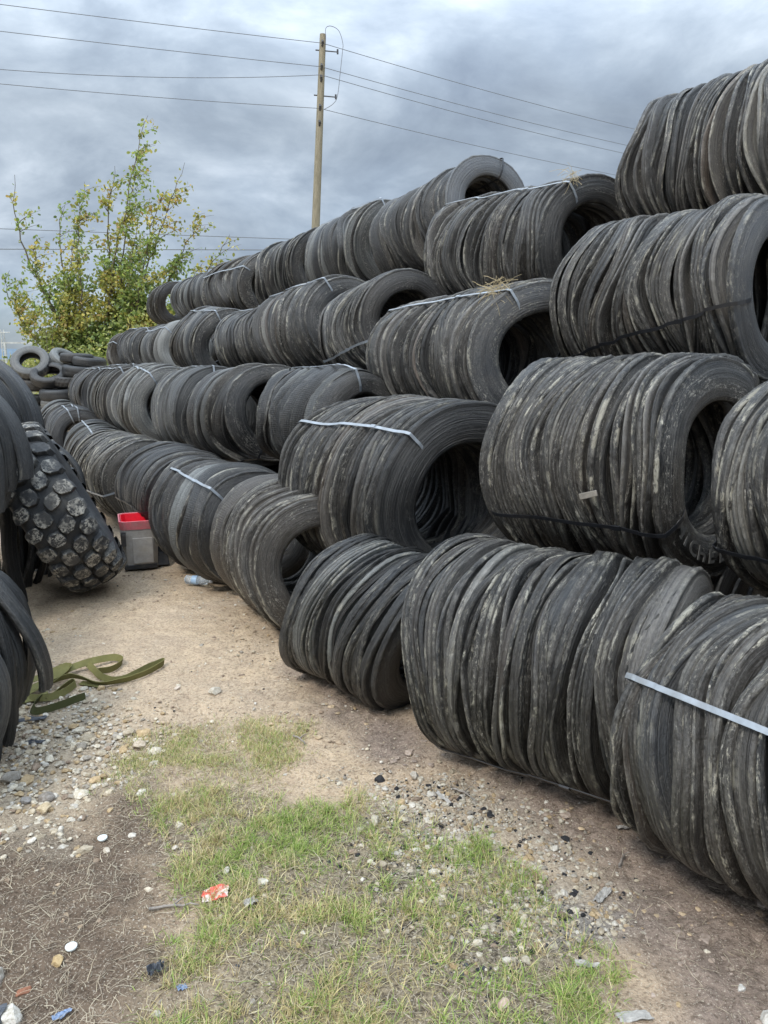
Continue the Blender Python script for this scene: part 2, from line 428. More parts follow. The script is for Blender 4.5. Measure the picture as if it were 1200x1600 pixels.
# key: A (far/left end), B (near/right end), diameter, extra length at A, at B, ring count, segs, styles, options, straps, label
BUN = {
'1a': ((1.04,2.34,0.43),(1.42,1.75,0.46),.81,.06,.1,25,176,near,dict(dirt=0.95,lean=.0,squash=1.04),[(148,'L')],'nearest ground bundle at the right edge of the photo, grey strap across its upper side'),
'1b': ((0.41,3.08,0.43),(1.04,2.56,0.46),.88,0.08,0.03,29,184,near,dict(dirt=0.7,lean=.0,warp=1.1),[(226,'D')],'long dark ground bundle, second from the right edge, black strap low on its side'),
'1c': ((-0.18,3.74,0.37),(0.17,3.43,0.33),.74,.08,.06,24,150,near,dict(dirt=.38,lean=.12,skew=.10,tint='far'),[(262,'D')],'small slumped ground bundle leaning over, its open end touching the dirt path'),
'1d': ((-.70,4.88,.44),(-.40,4.33,.43),.82,.0,.12,20,140,mid,dict(yaw=0.1,dirt=.75,tint='brown'),[(240,'D')],'brownish mud-streaked ground bundle just left of the slumped one'),
'1e': ((-1.38,5.82,.43),(-.96,5.26,.44),.84,.0,.14,15,120,dsh,dict(yaw=0.2,dirt=.45,tint='far'),[(128,'L')],'ground bundle ending in a big smooth dark dished sidewall, plastic bottle lying at its foot'),
'1g': ((-1.99,6.82,.46),(-1.60,6.25,.46),.80,.06,.16,18,72,mid,dict(dirt=.25,tint='dark'),[(190,'D')],'very dark ground bundle directly behind the red and grey tote'),
'1f': ((-2.91,8.22,.42),(-2.33,7.35,.44),.82,.1,.1,26,72,near,dict(dirt=1.6,tint='near'),[(195,'L')],'ground bundle with cream mud stripes running down its rings, left of the red tote'),
'1h': ((-3.95,10.4,.44),(-3.25,9.0,.44),.82,.05,.0,24,56,mid,dict(dirt=.3,tint='far'),[(110,'L')],'dark ground bundle with a pale blue-grey ring near its strap, far along the wall'),
'1i': ((-5.0,12.4,.44),(-4.35,11.1,.44),.82,.05,.0,22,48,mid,dict(dirt=.2,tint='dark'),[(110,'L'),(95,'L')],'dark ground bundle with two short pale straps on top, second from the far end'),
'1j': ((-6.1,14.6,.44),(-5.4,13.2,.44),.80,.05,.0,18,48,mid,dict(dirt=.3,tint='far'),[],'last ground bundle at the far end beside the stacked whole tyres'),
'2a': ((1.61,2.90,1.13),(1.94,2.20,1.09),.86,.10,.1,25,176,near,dict(dirt=0.9,lean=-.03),[(205,'D')],'second-tier bundle cut by the right edge of the photo, black strap round its middle'),
'2b': ((0.87,3.79,1.10),(1.37,3.26,1.14),.96,0.03,0.05,27,190,near,dict(yaw=0.08,dirt=0.95,tint='near',endstyle='side'),[(207,'D')],'big second-tier bundle with raised letters on its open end, black strap along its side'),
'2c': ((-0.11,4.74,0.84),(0.43,4.03,0.85),1.05,.06,.06,25,180,near,dict(yaw=0.3,dirt=.5,tint='near',endstyle='side'),[(133,'L'),(262,'D')],'second-tier bundle showing its whole round open end, grey strap running into the hole'),
'2d': ((-.62,6.04,1.13),(-.16,5.40,1.16),.78,.1,.12,16,130,dsh,dict(dirt=.4,tint='far'),[(100,'L')],'second-tier bundle of dark ribbed dishes, thin pale strap on top, left of the open one'),
'2e': ((-1.37,7.04,1.10),(-.92,6.40,1.13),.80,.12,.12,16,88,dsh,dict(dirt=.25,tint='far'),[(240,'D')],'second-tier charcoal bundle with dished rings and a black strap underneath'),
'2f': ((-2.05,8.15,1.08),(-1.62,7.45,1.10),.82,.12,.12,20,80,mid,dict(dirt=.4,tint='pale'),[(95,'L'),(235,'D')],'second-tier bundle with one grey-green ring and a curved white strap over its right shoulder'),
'2g': ((-2.95,9.75,1.04),(-2.45,8.85,1.06),.86,.15,.15,22,72,mid,dict(dirt=.5,tint='pale'),[(115,'L')],'second-tier bundle with two broad light grey rings at its near end'),
'2h': ((-4.0,11.7,1.0),(-3.35,10.5,1.03),.86,.15,.15,22,56,mid,dict(dirt=.3,tint='far'),[(115,'L'),(100,'L')],'second-tier bundle with bluish rings and pale straps, next to last'),
'2i': ((-5.1,13.8,.98),(-4.4,12.5,1.0),.86,.12,.12,20,48,mid,dict(dirt=.25,tint='dark'),[(110,'L')],'last second-tier bundle at the far end, black rings with one white strap stub'),
'3a': ((1.36,4.62,1.91),(1.97,4.00,1.93),.90,.12,0.0,28,176,near,dict(yaw=.12,dirt=0.8,tint='near',endstyle='side'),[(206,'D')],'third-tier bundle at the right, black strap slanting along its lower side'),
'3b': ((0.35,5.63,1.57),(0.88,4.73,1.60),.86,.05,.10,28,160,near,dict(yaw=.40,dirt=.6,tint='near',endstyle='side'),[(122,'L')],'third-tier bundle with smooth grey end ring, black hole and dry grass on its strap'),
'3c': ((-0.15,6.78,1.79),(0.15,6.28,1.86),.82,.08,.10,22,130,near,dict(yaw=.15,dirt=.6,tint='near',endstyle='side'),[(205,'L')],'third-tier bundle with a tilted open end, light strap slanting up its side'),
'3d': ((-0.88,8.09,1.80),(-0.31,7.35,1.89),.86,.08,.12,24,88,mid,dict(dirt=.7,tint='near',endstyle='side'),[(120,'L'),(60,'D')],'third-tier bundle with pale tread-marked rings and a bent dark end ring on top'),
'3e': ((-1.63,9.30,1.77),(-1.11,8.54,1.81),.84,.12,.12,20,80,mid,dict(dirt=.5,tint='far'),[(110,'L')],'third-tier bundle with mud-flecked ribs, left of the one with the bent end ring'),
'3f': ((-2.46,10.75,1.75),(-1.92,9.80,1.75),.86,.12,.15,20,72,mid,dict(dirt=.3,tint='far'),[(115,'L')],'third-tier dark bundle with chalk-smudged dish near its strap'),
'3g': ((-3.45,12.45,1.75),(-2.85,11.3,1.76),.86,.12,.12,20,64,mid,dict(dirt=.3,tint='pale'),[(135,'L')],'third-tier bundle with a broad pale green-grey dish and a curved white strap'),
'3h': ((-4.35,14.1,1.72),(-3.75,13.0,1.74),.84,.1,.1,18,56,dsh,dict(dirt=.3,tint='far'),[(115,'L')],'third-tier bundle of loose grey dishes bound by crossed straps, near the far end'),
'3i': ((-5.2,15.8,1.68),(-4.7,14.7,1.70),.78,.1,.1,14,48,mid,dict(dirt=.3,tint='brown'),[(150,'L')],'small rusty-brown third-tier bundle at the far end below the tree'),
'4a': ((2.02,5.72,2.82),(2.56,4.80,2.82),1.02,.05,.3,28,160,near,dict(dirt=0.7,tint='near'),[],'highest top-tier bundle at the upper right corner against the clouds'),
'4b': ((0.74,6.85,2.44),(1.41,5.72,2.38),.93,.05,.10,30,160,near,dict(yaw=0.15,dirt=.62,tint='near',endstyle='side'),[(118,'L')],'top-tier bundle with a yellowish treaded ring and a long grey strap over it'),
'4c': ((0.34,8.35,2.78),(0.94,7.62,2.97),.92,.1,.08,26,120,mid,dict(yaw=0.2,dirt=.45,tint='near',endstyle='side'),[(70,'D')],'top-tier bundle whose pale arched end ring sticks up above its neighbours'),
'4d': ((-0.56,9.85,2.77),(0.08,8.85,2.82),.90,.12,.12,18,88,dsh,dict(dirt=.35,tint='far'),[(115,'L')],'top-tier bundle of finely ribbed dark dishes with a pale strap, right of the utility pole'),
'4e': ((-1.41,11.18,2.67),(-0.82,10.45,2.78),.92,.12,.12,18,80,mid,dict(dirt=.6,tint='far'),[(225,'D')],'top-tier bundle ending in a wide mud-edged dish, directly below the utility pole'),
'4f': ((-2.50,13.10,2.67),(-1.70,11.80,2.67),.92,.12,.15,22,72,mid,dict(dirt=.6,tint='far'),[(150,'L')],'top-tier bundle with a broad white strap and peeling cream patches beside the tree'),
'4g': ((-3.65,15.40,2.69),(-2.90,14.20,2.69),.92,.15,.15,22,56,dsh,dict(dirt=.2,tint='far'),[(110,'L')],'top-tier bundle with smooth bluish dishes, second from the far end'),
'4h': ((-4.95,18.1,2.76),(-4.3,16.6,2.74),.94,.15,.15,22,48,near,dict(dirt=.2,tint='dark'),[],'last top-tier bundle at the far end, black rings against the tree'),
}
ROOTS = {}
for key, (A, Bp, D, ea, eb, n, seg, st, opt, straps, label) in BUN.items():
    A = Vector(A); Bv = Vector(Bp); u = (Bv-A).normalized(); A = A-u*ea; Bv = Bv+u*eb
    if key[1] in 'defghi' and key[0] != '1' or key[1] in 'ghij':
        A = A+u*.07; Bv = Bv-u*.07; A.z += rng.normal()*.02; Bv.z += rng.normal()*.02; D *= rng.uniform(.90, 1.07)
        opt = dict(opt); opt.setdefault('yaw', rng.uniform(-.05, .30)); opt.setdefault('lean', rng.normal()*.09)
    mw, L = frame(A, Bv)
    e = empty('tyre_bundle', mw)
    tag(e, label, 'tyre bundle', 'strapped tyre bundles stacked in the wall')
    info = make_rings(e, L, D, n, seg, mixst(n, st), **opt)
    for a, k in straps:
        strap(e, info, d2(a), M_STRAP_L if k == 'L' else M_STRAP_D, L, .017 if k == 'L' else .018, twist=-.55 if key == '3a' else rng.normal(0, .12))
    ROOTS[key] = (e, mw, info, L, D)

# support bundles buried in the pile: shared coarse meshes
def buried(A, Bp, D, first=None):
    mw, L = frame(A, Bp)
    e = empty('tyre_bundle', mw)
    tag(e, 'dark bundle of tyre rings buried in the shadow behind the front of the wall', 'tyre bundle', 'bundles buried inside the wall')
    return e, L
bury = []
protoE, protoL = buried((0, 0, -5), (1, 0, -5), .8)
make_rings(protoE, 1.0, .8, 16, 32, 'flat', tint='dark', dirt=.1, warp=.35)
kids = list(protoE.children)
first = True
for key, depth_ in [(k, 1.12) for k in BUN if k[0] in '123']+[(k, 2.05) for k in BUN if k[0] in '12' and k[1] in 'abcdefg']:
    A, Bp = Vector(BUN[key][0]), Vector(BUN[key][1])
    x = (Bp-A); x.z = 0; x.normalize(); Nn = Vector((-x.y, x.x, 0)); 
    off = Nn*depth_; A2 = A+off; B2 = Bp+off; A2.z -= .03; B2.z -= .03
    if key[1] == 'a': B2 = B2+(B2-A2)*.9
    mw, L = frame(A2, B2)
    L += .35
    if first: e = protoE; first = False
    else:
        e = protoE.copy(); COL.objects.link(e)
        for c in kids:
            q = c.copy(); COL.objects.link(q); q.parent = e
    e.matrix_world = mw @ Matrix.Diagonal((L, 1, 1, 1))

# raised letters on the open end of the big second-tier bundle
def ring_letters(root, info, text, a0, step, rr, size, depth=.004):
    Xt, Rt, T, tl, mir = info[0][-1]; R = info[1]
    for i, ch in enumerate(text):
        if ch == ' ': continue
        cu = bpy.data.curves.new('t', 'FONT'); cu.body = ch; cu.size = size; cu.extrude = .0016; cu.offset = .002; cu.align_x = 'CENTER'; cu.align_y = 'CENTER'
        o = bpy.data.objects.new('t', cu); COL.objects.link(o)
        dg = bpy.context.evaluated_depsgraph_get(); me = o.evaluated_get(dg).to_mesh()
        V = np.array([v.co[:] for v in me.vertices]); Fc = [tuple(p.vertices) for p in me.polygons]
        o.evaluated_get(dg).to_mesh_clear(); bpy.data.objects.remove(o); bpy.data.curves.remove(cu)
        a = a0+i*step
        er = np.array([0, math.cos(a), math.sin(a)]); et = np.array([0, -math.sin(a), math.cos(a)])
        r = R*rr+(float(np.interp(a % (2*PI), T, Rt))-R)*.72
        x = float(np.interp(a % (2*PI), T, Xt))+.0332
        c = er*r; c = c+np.array([x+c[1]*tl[0]+c[2]*tl[1], 0, 0])
        # read counter-clockwise seen from the open end, tops towards the hole
        W = c+np.outer(V[:, 0]*1.35, et)-np.outer(V[:, 1], er)+np.outer(V[:, 2], [1., 0, 0])
        mb = MB(); mb.add(W, Fc); mb.build('raised_letter', M_LET, root)
M_LET = flat_mat('letter_rubber', (.10, .098, .092), .6, 60, .3, .2, .002, dirtcol=(.2, .19, .17), dirt=.4)
ring_letters(ROOTS['2b'][0], ROOTS['2b'][2], 'MICHELIN', d2(214), d2(12.0), .79, .085)


# ------------------------------------------------------------------ ground
POLY = {'grass':[(-0.76,2.5),(-0.48,2.62),(-0.09,2.56),(0.09,2.38),(0.25,2.28),(0.48,1.95),(0.57,1.68),(0.52,1.2),(-0.6,1.2),(-0.48,1.85),(-0.64,2.12)],
'thin':[(-1.02,3.01),(-0.77,3.19),(-0.44,3.07),(-0.41,2.64),(-0.7,2.54),(-0.96,2.73)],
'gravelL':[(-3.2,3.6),(-1.68,3.49),(-1.24,3.38),(-0.97,3.07),(-0.96,2.73),(-1.13,2.62),(-1.09,2.31),(-1.36,2.21),(-2.6,2.2)],
'gravelR':[(-0.1,2.69),(0.25,2.78),(0.56,2.42),(0.76,2.12),(0.67,1.95),(0.34,2.01),(0.08,2.24)],
'soil':[(-2.2,2.28),(-1.12,2.42),(-0.91,2.71),(-0.68,2.38),(-0.58,2.06),(-0.61,1.81),(-0.64,0.9),(-2.2,0.9)],
'ash':[(-0.07,2.42),(0.09,2.42),(0.4,2.12),(0.67,1.95),(0.52,1.75),(0.18,1.80),(0.0,2.02)],
'mud':[(-0.51,3.85),(0.12,3.25),(0.49,2.8),(0.9,2.5),(2.2,1.4),(2.4,0.2),(0.55,0.6),(0.62,1.81),(0.70,2.21),(0.36,2.71),(0.0,2.91)]}
def masks(x, y):
    w = (fbm(x*5, y*5, 3)-.5)*.35; w2 = (fbm(x*4, y*4, 9)-.5)*.35
    m = {}
    for k, (f, a) in {'grass':(.14, w), 'thin':(.16, w2), 'gravelL':(.14, w2), 'gravelR':(.12, w), 'soil':(.18, w), 'ash':(.12, w2), 'mud':(.16, w2)}.items():
        m[k] = sstep(-f, f, poly_sd(x, y, POLY[k])+a)
    return m
def gz(x, y):
    n = np.hypot(x, y)
    return (fbm(x*1.3, y*1.3, 21, 3)-.5)*.06*sstep(40, 8, n)+(fbm(x*6, y*6, 5, 3)-.5)*.022*sstep(12, 4, n)-.006
def axis_pts(lo, hi, step, far, gr=1.13):
    a = list(np.arange(lo, hi, step)); s = step; v = a[-1]
    while v < far: s *= gr; v += s; a.append(v)
    s = step; v = a[0]; b = []
    while v > -far: s *= gr; v -= s; b.append(v)
    return np.array(b[::-1]+a)
gx = axis_pts(-2.6, 2.0, .014, 1800); gy = axis_pts(1.0, 6.5, .016, 1800)
X, Y = np.meshgrid(gx, gy, indexing='ij')
xx, yy = X.ravel(), Y.ravel()
nearm = (np.hypot(xx, yy) < 30)
Z = gz(xx, yy)
micro = (fbm(xx*38, yy*38, 31, 3)-.5)*.016+(np.abs(fbm(xx*14, yy*14, 33, 2)-.5))*.02
mk = masks(xx, yy)
rut = (np.abs(fbm(xx*1.1+yy*.9+8, (xx-yy)*.35, 35, 3)-.5))*.07-.012
Z = Z+rut*sstep(9, 5, yy)*sstep(.3, .0, mk['grass'])*sstep(2.2, 2.8, yy)*sstep(1.0, .2, xx+.6*(yy-3.4))*.5
Z = Z+np.where(nearm & (yy < 9), micro*(.75+.7*mk['mud']+.5*mk['soil']), 0)
G = NT('yard_dirt')
tc = G.new('ShaderNodeTexCoord').outputs['Object']
n_big = G.noise(tc, 1.3, 6, .6); n_mid = G.noise(tc, 9, 6, .65); n_fin = G.noise(tc, 70, 6, .7); n_sp = G.noise(tc, 160, 3, .6)
tan = G.mix(G.ramp(n_big, [(.35, 0), (.65, 1)]), (.44, .335, .235), (.55, .40, .25))
tan = G.mix(G.ramp(n_mid, [(.35, 0), (.7, 1)]), G.mix(.45, tan, (.34, .26, .19)), G.mix(.35, tan, (.70, .56, .39)))
soil = G.mix(n_mid, (.085, .060, .042), (.20, .145, .102))
mud = G.mix(G.ramp(n_mid, [(.3, 0), (.7, 1)]), (.19, .145, .115), (.34, .26, .205))
c = G.mix(G.attr('soil'), tan, soil)
c = G.mix(G.attr('mud'), c, mud)
c = G.mix(G.math('MULTIPLY', G.attr('ash'), .85), c, G.mix(n_fin, (.06, .06, .062), (.26, .255, .25)))
c = G.mix(G.math('MULTIPLY', G.attr('grass'), .85), c, G.mix(G.ramp(n_fin, [(.35, 0), (.6, 1)]), (.05, .042, .03), (.24, .20, .13)))
c = G.mix(G.math('MULTIPLY', G.attr('gravel'), .55), c, (.33, .285, .22))
c = G.mix(G.attr('far'), c, G.mix(n_big, (.10, .11, .045), (.22, .19, .09)))
c = G.mix(G.math('MULTIPLY', G.ramp(n_fin, [(.38, 1), (.52, 0)]), .75), c, G.mix(1, c, (.42, .40, .38), 'MULTIPLY'))
c = G.mix(G.math('MULTIPLY', G.ramp(n_sp, [(.58, 0), (.66, 1)]), .6), c, (.62, .55, .44))
hh = G.math('ADD', G.math('MULTIPLY', n_fin, .6), n_mid)
M_G = G.fin(c, .92, G.bump(G.math('ADD', hh, G.math('MULTIPLY', n_sp, .25)), 1.0, .014), .2)
gm = mesh_np('ground', np.stack([xx, yy, Z], 1), grid_faces(len(gx), len(gy)), [M_G], None,
    {'soil': mk['soil'], 'mud': mk['mud'], 'ash': mk['ash'], 'grass': np.maximum(mk['grass'], mk['thin']*.35), 'gravel': np.maximum(mk['gravelL'], mk['gravelR']*.8), 'far': sstep(19, 26, yy+np.abs(xx)*.2)})
tag(obj('ground', gm), kind='structure')
def ground_z(x, y):
    x = np.atleast_1d(np.asarray(x, float)); y = np.atleast_1d(np.asarray(y, float)); return gz(x, y)

# ------------------------------------------------------------------ stones
def ico(sub):
    t = (1+5**.5)/2
    V = [(-1,t,0),(1,t,0),(-1,-t,0),(1,-t,0),(0,-1,t),(0,1,t),(0,-1,-t),(0,1,-t),(t,0,-1),(t,0,1),(-t,0,-1),(-t,0,1)]
    F = [(0,11,5),(0,5,1),(0,1,7),(0,7,10),(0,10,11),(1,5,9),(5,11,4),(11,10,2),(10,7,6),(7,1,8),(3,9,4),(3,4,2),(3,2,6),(3,6,8),(3,8,9),(4,9,5),(2,4,11),(6,2,10),(8,6,7),(9,8,1)]
    V = [np.array(v)/np.linalg.norm(v) for v in V]
    for _ in range(sub):
        mid = {}; F2 = []
        def m(a, b):
            k = (min(a, b), max(a, b))
            if k not in mid: v = V[a]+V[b]; V.append(v/np.linalg.norm(v)); mid[k] = len(V)-1
            return mid[k]
        for a, b, c in F: x, y, z = m(a, b), m(b, c), m(c, a); F2 += [(a,x,z),(b,y,x),(c,z,y),(x,y,z)]
        F = F2
    return np.array(V), np.array(F)
ICO1, ICO2, ICO3 = ico(1), ico(2), ico(3)
def stone_shape(base, facets=9, rough=.06):
    V, F = base; V = V.copy()
    for _ in range(facets):
        n = rng.normal(size=3); n /= np.linalg.norm(n); d = rng.uniform(.55, .85)
        e = V @ n-d; V = V-np.outer(np.clip(e, 0, None), n)
    V = V*rng.uniform(.7, 1.15, 3)
    return V*(1+rng.normal(size=(len(V), 1))*rough), F
def rot_rand(n):
    q = rng.normal(size=(n, 4)); q /= np.linalg.norm(q, axis=1)[:, None]
    w, x, y, z = q.T
    return np.stack([1-2*(y*y+z*z), 2*(x*y-z*w), 2*(x*z+y*w), 2*(x*y+z*w), 1-2*(x*x+z*z), 2*(y*z-x*w), 2*(x*z-y*w), 2*(y*z+x*w), 1-2*(x*x+y*y)], 1).reshape(n, 3, 3)
STV = [stone_shape(ICO1) for _ in range(14)]
def scatter_stones(name, P, S, tint, mat, flat=.62):
    Vs, Fs, Ts = [], [], []; off = 0; n = len(P)
    Rm = rot_rand(n); zz = ground_z(P[:, 0], P[:, 1])
    for k in range(len(STV)):
        idx = np.arange(k, n, len(STV)); V, F = STV[k]
        if not len(idx): continue
        W = np.einsum('nij,vj->nvi', Rm[idx], V)*S[idx][:, None, None]; W[..., 2] *= flat
        W[..., 0] += P[idx, 0][:, None]; W[..., 1] += P[idx, 1][:, None]; W[..., 2] += (zz[idx]+S[idx]*flat*.35)[:, None]
        Vs.append(W.reshape(-1, 3)); Fs.append((F[None]+(np.arange(len(idx))*len(V))[:, None, None]+off).reshape(-1, 3)); off += len(idx)*len(V)
        Ts.append(np.repeat(tint[idx], len(V), axis=0))
    me = mesh_np(name, np.concatenate(Vs), np.concatenate(Fs), [mat], None, {'tint': np.concatenate(Ts)}, smooth=False)
    return obj(name, me)
def stone_mat(name='limestone_gravel'):
    s = NT(name); tc = s.new('ShaderNodeTexCoord').outputs['Object']
    n = s.noise(tc, 90, 5, .65)
    c = s.mix(s.ramp(n, [(.35, 0), (.65, 1)]), s.mix(1, s.attr('tint', 'Color'), (.62, .58, .52), 'MULTIPLY'), s.attr('tint', 'Color'))
    return s.fin(c, .85, s.bump(n, .5, .003), .25)
M_ST = stone_mat()
def sample(n, box, dens):
    out = []; tot = 0
    while tot < n:
        x = rng.uniform(box[0], box[1], n*2); y = rng.uniform(box[2], box[3], n*2)
        k = rng.random(len(x)) < dens(x, y); out.append(np.stack([x[k], y[k]], 1)); tot += k.sum()
    return np.concatenate(out)[:n]
def tints(n, dark=0.):
    pal = np.array([(.76,.69,.56),(.66,.57,.43),(.56,.42,.25),(.50,.45,.38),(.80,.75,.66),(.42,.32,.24)])
    t = pal[rng.choice(len(pal), n, p=[.3,.22,.13,.15,.14,.06])]*rng.uniform(.6, .95, (n, 1))
    if dark: t[rng.random(n) < dark] = (.035, .035, .038)
    return t
P = sample(4700, (-2.9, -.85, 2.0, 3.75), lambda x, y: np.clip(masks(x, y)['gravelL']*(.35+.9*fbm(x*4, y*4, 77)), 0, 1))
tag(scatter_stones('gravel', P, rng.lognormal(math.log(.0105), .42, len(P)).clip(.004, .036), tints(len(P)), M_ST), 'cream limestone gravel spread over the left foreground', 'gravel', kind='stuff')
P = sample(6500, (-.4, 1.1, 1.6, 3.0), lambda x, y: np.clip(masks(x, y)['gravelR']+.5*masks(x, y)['ash'], 0, 1)*.9)
tag(scatter_stones('gravel', P, rng.lognormal(math.log(.0048), .5, len(P)).clip(.002, .018), tints(len(P), .10)*.82, M_ST), 'fine pale and charred chips beside the right edge of the grass', 'gravel', kind='stuff')
P = sample(9000, (-4.5, 2.2, .9, 9), lambda x, y: np.clip(.16+.9*(fbm(x*2.5, y*2.5, 55)-.42)*2, .03, 1)*np.clip(3.2/(y+.4), .1, 1)*np.where(masks(x, y)['grass'] > .4, .45, 1))
tag(scatter_stones('pebbles', P, rng.lognormal(math.log(.0048), .5, len(P)).clip(.0025, .022), tints(len(P), .05), M_ST), 'small pale pebbles sprinkled over the dirt path', 'pebbles', kind='stuff')
P = sample(6500, (-4.0, 1.8, 1.8, 8.5), lambda x, y: (1-masks(x, y)['grass'])*(1-masks(x, y)['gravelL'])*np.clip(.1+1.2*sstep(.42, .62, fbm(x*3.3, y*3.3, 58, 3)), 0, 1)*np.clip(2.6/(y+.2), .15, 1))
tag(scatter_stones('dirt_clods', P, rng.lognormal(math.log(.0062), .5, len(P)).clip(.003, .022), np.array([(.44,.34,.24),(.32,.24,.175),(.54,.42,.28)])[rng.integers(0, 3, len(P))]*rng.uniform(.75, 1.1, (len(P), 1)), M_ST, .4), 'crumbs of dry tan earth on the dirt path', 'clods', kind='stuff')
# charred flakes in the grass
P = sample(1500, (-.6, .9, 1.1, 2.5), lambda x, y: np.clip(masks(x, y)['ash']*.9+masks(x, y)['grass']*sstep(.55, .68, fbm(x*7, y*7, 91))*.8, 0, 1))
tag(scatter_stones('charred_bits', P, rng.lognormal(math.log(.0042), .45, len(P)).clip(.002, .012), np.tile([[.035, .036, .04]], (len(P), 1))*rng.uniform(.6, 2.2, (len(P), 1)), M_ST, .3), 'black charred rubber crumbs among the grass', 'debris', kind='stuff')
P = sample(700, (0., 2.0, .9, 3.4), lambda x, y: masks(x, y)['mud']*.8)
tag(scatter_stones('dried_clods', P, rng.lognormal(math.log(.008), .5, len(P)).clip(.003, .028), np.tile([[.36, .29, .24]], (len(P), 1))*rng.uniform(.7, 1.25, (len(P), 1)), M_ST, .3), 'pale dried clods and flakes on the brown mud by the wall', 'debris', kind='stuff')

def rock(x, y, s, col, label, sc3=(1, .8, .6), cat='rock', name='rock', grp='larger stones lying on the ground', seed=None):
    V, F = stone_shape(ICO3, 12, .012)
    V = V*np.array(sc3)*s; a = rng.uniform(0, 2*PI); R2 = np.array([[math.cos(a), -math.sin(a), 0], [math.sin(a), math.cos(a), 0], [0, 0, 1]])
    V = V @ R2.T
    me = mesh_np(name, V, F, [M_ST], None, {'tint': np.tile([col], (len(V), 1))}, smooth=True)
    try: me.shade_flat()
    except Exception: pass
    o = obj(name, me); o.location = (x, y, float(ground_z(x, y)[0])+s*sc3[2]*.45); return tag(o, label, cat, grp)
for a in [(-1.44,2.72,.050,(.36,.33,.29),'large grey stone at the left edge beyond the gravel'),
 (-1.25,2.58,.040,(.31,.28,.25),'grey-brown stone at the near edge of the gravel'),(-1.22,2.50,.034,(.55,.45,.30),'flat yellowish stone just below the grey-brown one'),
 (-1.31,2.55,.026,(.28,.27,.26),'small dark grey stone between two larger ones in the gravel'),
 (-1.02,2.97,.040,(.52,.44,.34),'pinkish tan stone where the gravel meets the thin grass'),(-.83,3.51,.042,(.58,.54,.46),'pale flat stone alone on the path above the thin grass'),
 (-.88,1.80,.024,(.50,.37,.20),'orange-brown stone beside the lower white bottle cap'),(-1.32,2.34,.026,(.42,.27,.22),'reddish stone on the dark soil at the left'),
 (-1.10,2.44,.018,(.60,.56,.48),'small white stone on soil near the left edge'),(-.78,2.60,.020,(.62,.58,.50),'white stone on the bare soil below the thin grass'),
 (-.86,2.36,.017,(.64,.60,.53),'white pebble right of the upper bottle cap'),(-.92,2.28,.016,(.60,.54,.45),'cream pebble below the upper bottle cap'),
 (-.70,2.30,.015,(.62,.57,.50),'cream pebble on soil beside the grass edge'),(-.72,2.08,.015,(.62,.55,.44),'tan pebble in the middle of the bare soil'),
 (-.92,1.62,.034,(.60,.57,.51),'white stone beside torn black plastic at the bottom left'),(-.50,2.17,.020,(.55,.52,.45),'pale stone in the grass left of centre'),
 (-1.02,1.74,.034,(.50,.46,.40),'grey stone at the lower left edge'),(-.93,1.70,.022,(.34,.16,.10),'rust-red stone in the straw at the lower left'),
 (-.38,2.12,.020,(.60,.57,.50),'white stone beside the red torn can'),(.30,1.66,.026,(.52,.40,.33),'pinkish flat stone at the bottom of the grass'),
 (.95,1.62,.032,(.58,.55,.50),'white stone in the lower right corner'),(.93,1.72,.018,(.62,.60,.56),'small white chip near the lower right corner'),
 (.12,2.75,.024,(.46,.42,.36),'grey stone on the dirt above the fine chips'),(-1.02,3.56,.022,(.60,.52,.44),'small pinkish stone on the path right of the webbing')]:
    rock(*a)
rock(-.03, 2.44, .034, (.56, .52, .44), 'pale broken brick standing in the grass top', (.75, .55, 1.0), 'brick', 'brick_fragment', None)

# ------------------------------------------------------------------ grass, straw
def blades(name, P, H, W, lean, tint, mat, curl=.5, z0=0., segs=3, lie=None):
    n = len(P); az = rng.uniform(0, 2*PI, n); d = np.stack([np.cos(az), np.sin(az)], 1)
    pa = rng.uniform(0, 2*PI, n); wv = np.stack([-d[:, 1], d[:, 0]], 1)
    zz = ground_z(P[:, 0], P[:, 1])+z0
    V = []; ang = lean.copy(); p = np.stack([P[:, 0], P[:, 1], zz], 1)
    dirv = d.copy()
    for k in range(segs+1):
        wd = W*(1-(k/segs)**1.5)*.5 if k < segs else W*0
        if k == segs:
            V.append(p[:, None, :])
        else:
            off = np.concatenate([wv*wd[:, None], np.zeros((n, 1))], 1)
            V.append(np.stack([p-off, p+off], 1))
            st = H/segs
            step = np.concatenate([dirv*(np.sin(ang)*st)[:, None], (np.cos(ang)*st)[:, None]], 1)
            p = p+step; ang = ang+curl*rng.uniform(.2, 1.3, n)
            if lie is not None:
                ang = np.clip(ang, 1.2, 1.7); ta = rng.normal(0, lie, n); c_, s_ = np.cos(ta), np.sin(ta)
                dirv = np.stack([dirv[:, 0]*c_-dirv[:, 1]*s_, dirv[:, 0]*s_+dirv[:, 1]*c_], 1); wv = np.stack([-dirv[:, 1], dirv[:, 0]], 1)
    V = np.concatenate(V, 1); m = 2*segs+1
    F = []
    for k in range(segs-1): F.append([2*k, 2*k+1, 2*k+3, 2*k+2])
    F.append([2*segs-2, 2*segs-1, 2*segs, 2*segs])
    F = np.array(F); F3 = []
    for q in F:
        F3.append([q[0], q[1], q[2]])
        if q[2] != q[3]: F3.append([q[0], q[2], q[3]])
    F3 = np.array(F3)
    FF = (F3[None]+(np.arange(n)*m)[:, None, None]).reshape(-1, 3)
    me = mesh_np(name, V.reshape(-1, 3), FF, [mat], None, {'tint': np.repeat(tint, m, axis=0)}, smooth=False)
    return obj(name, me)
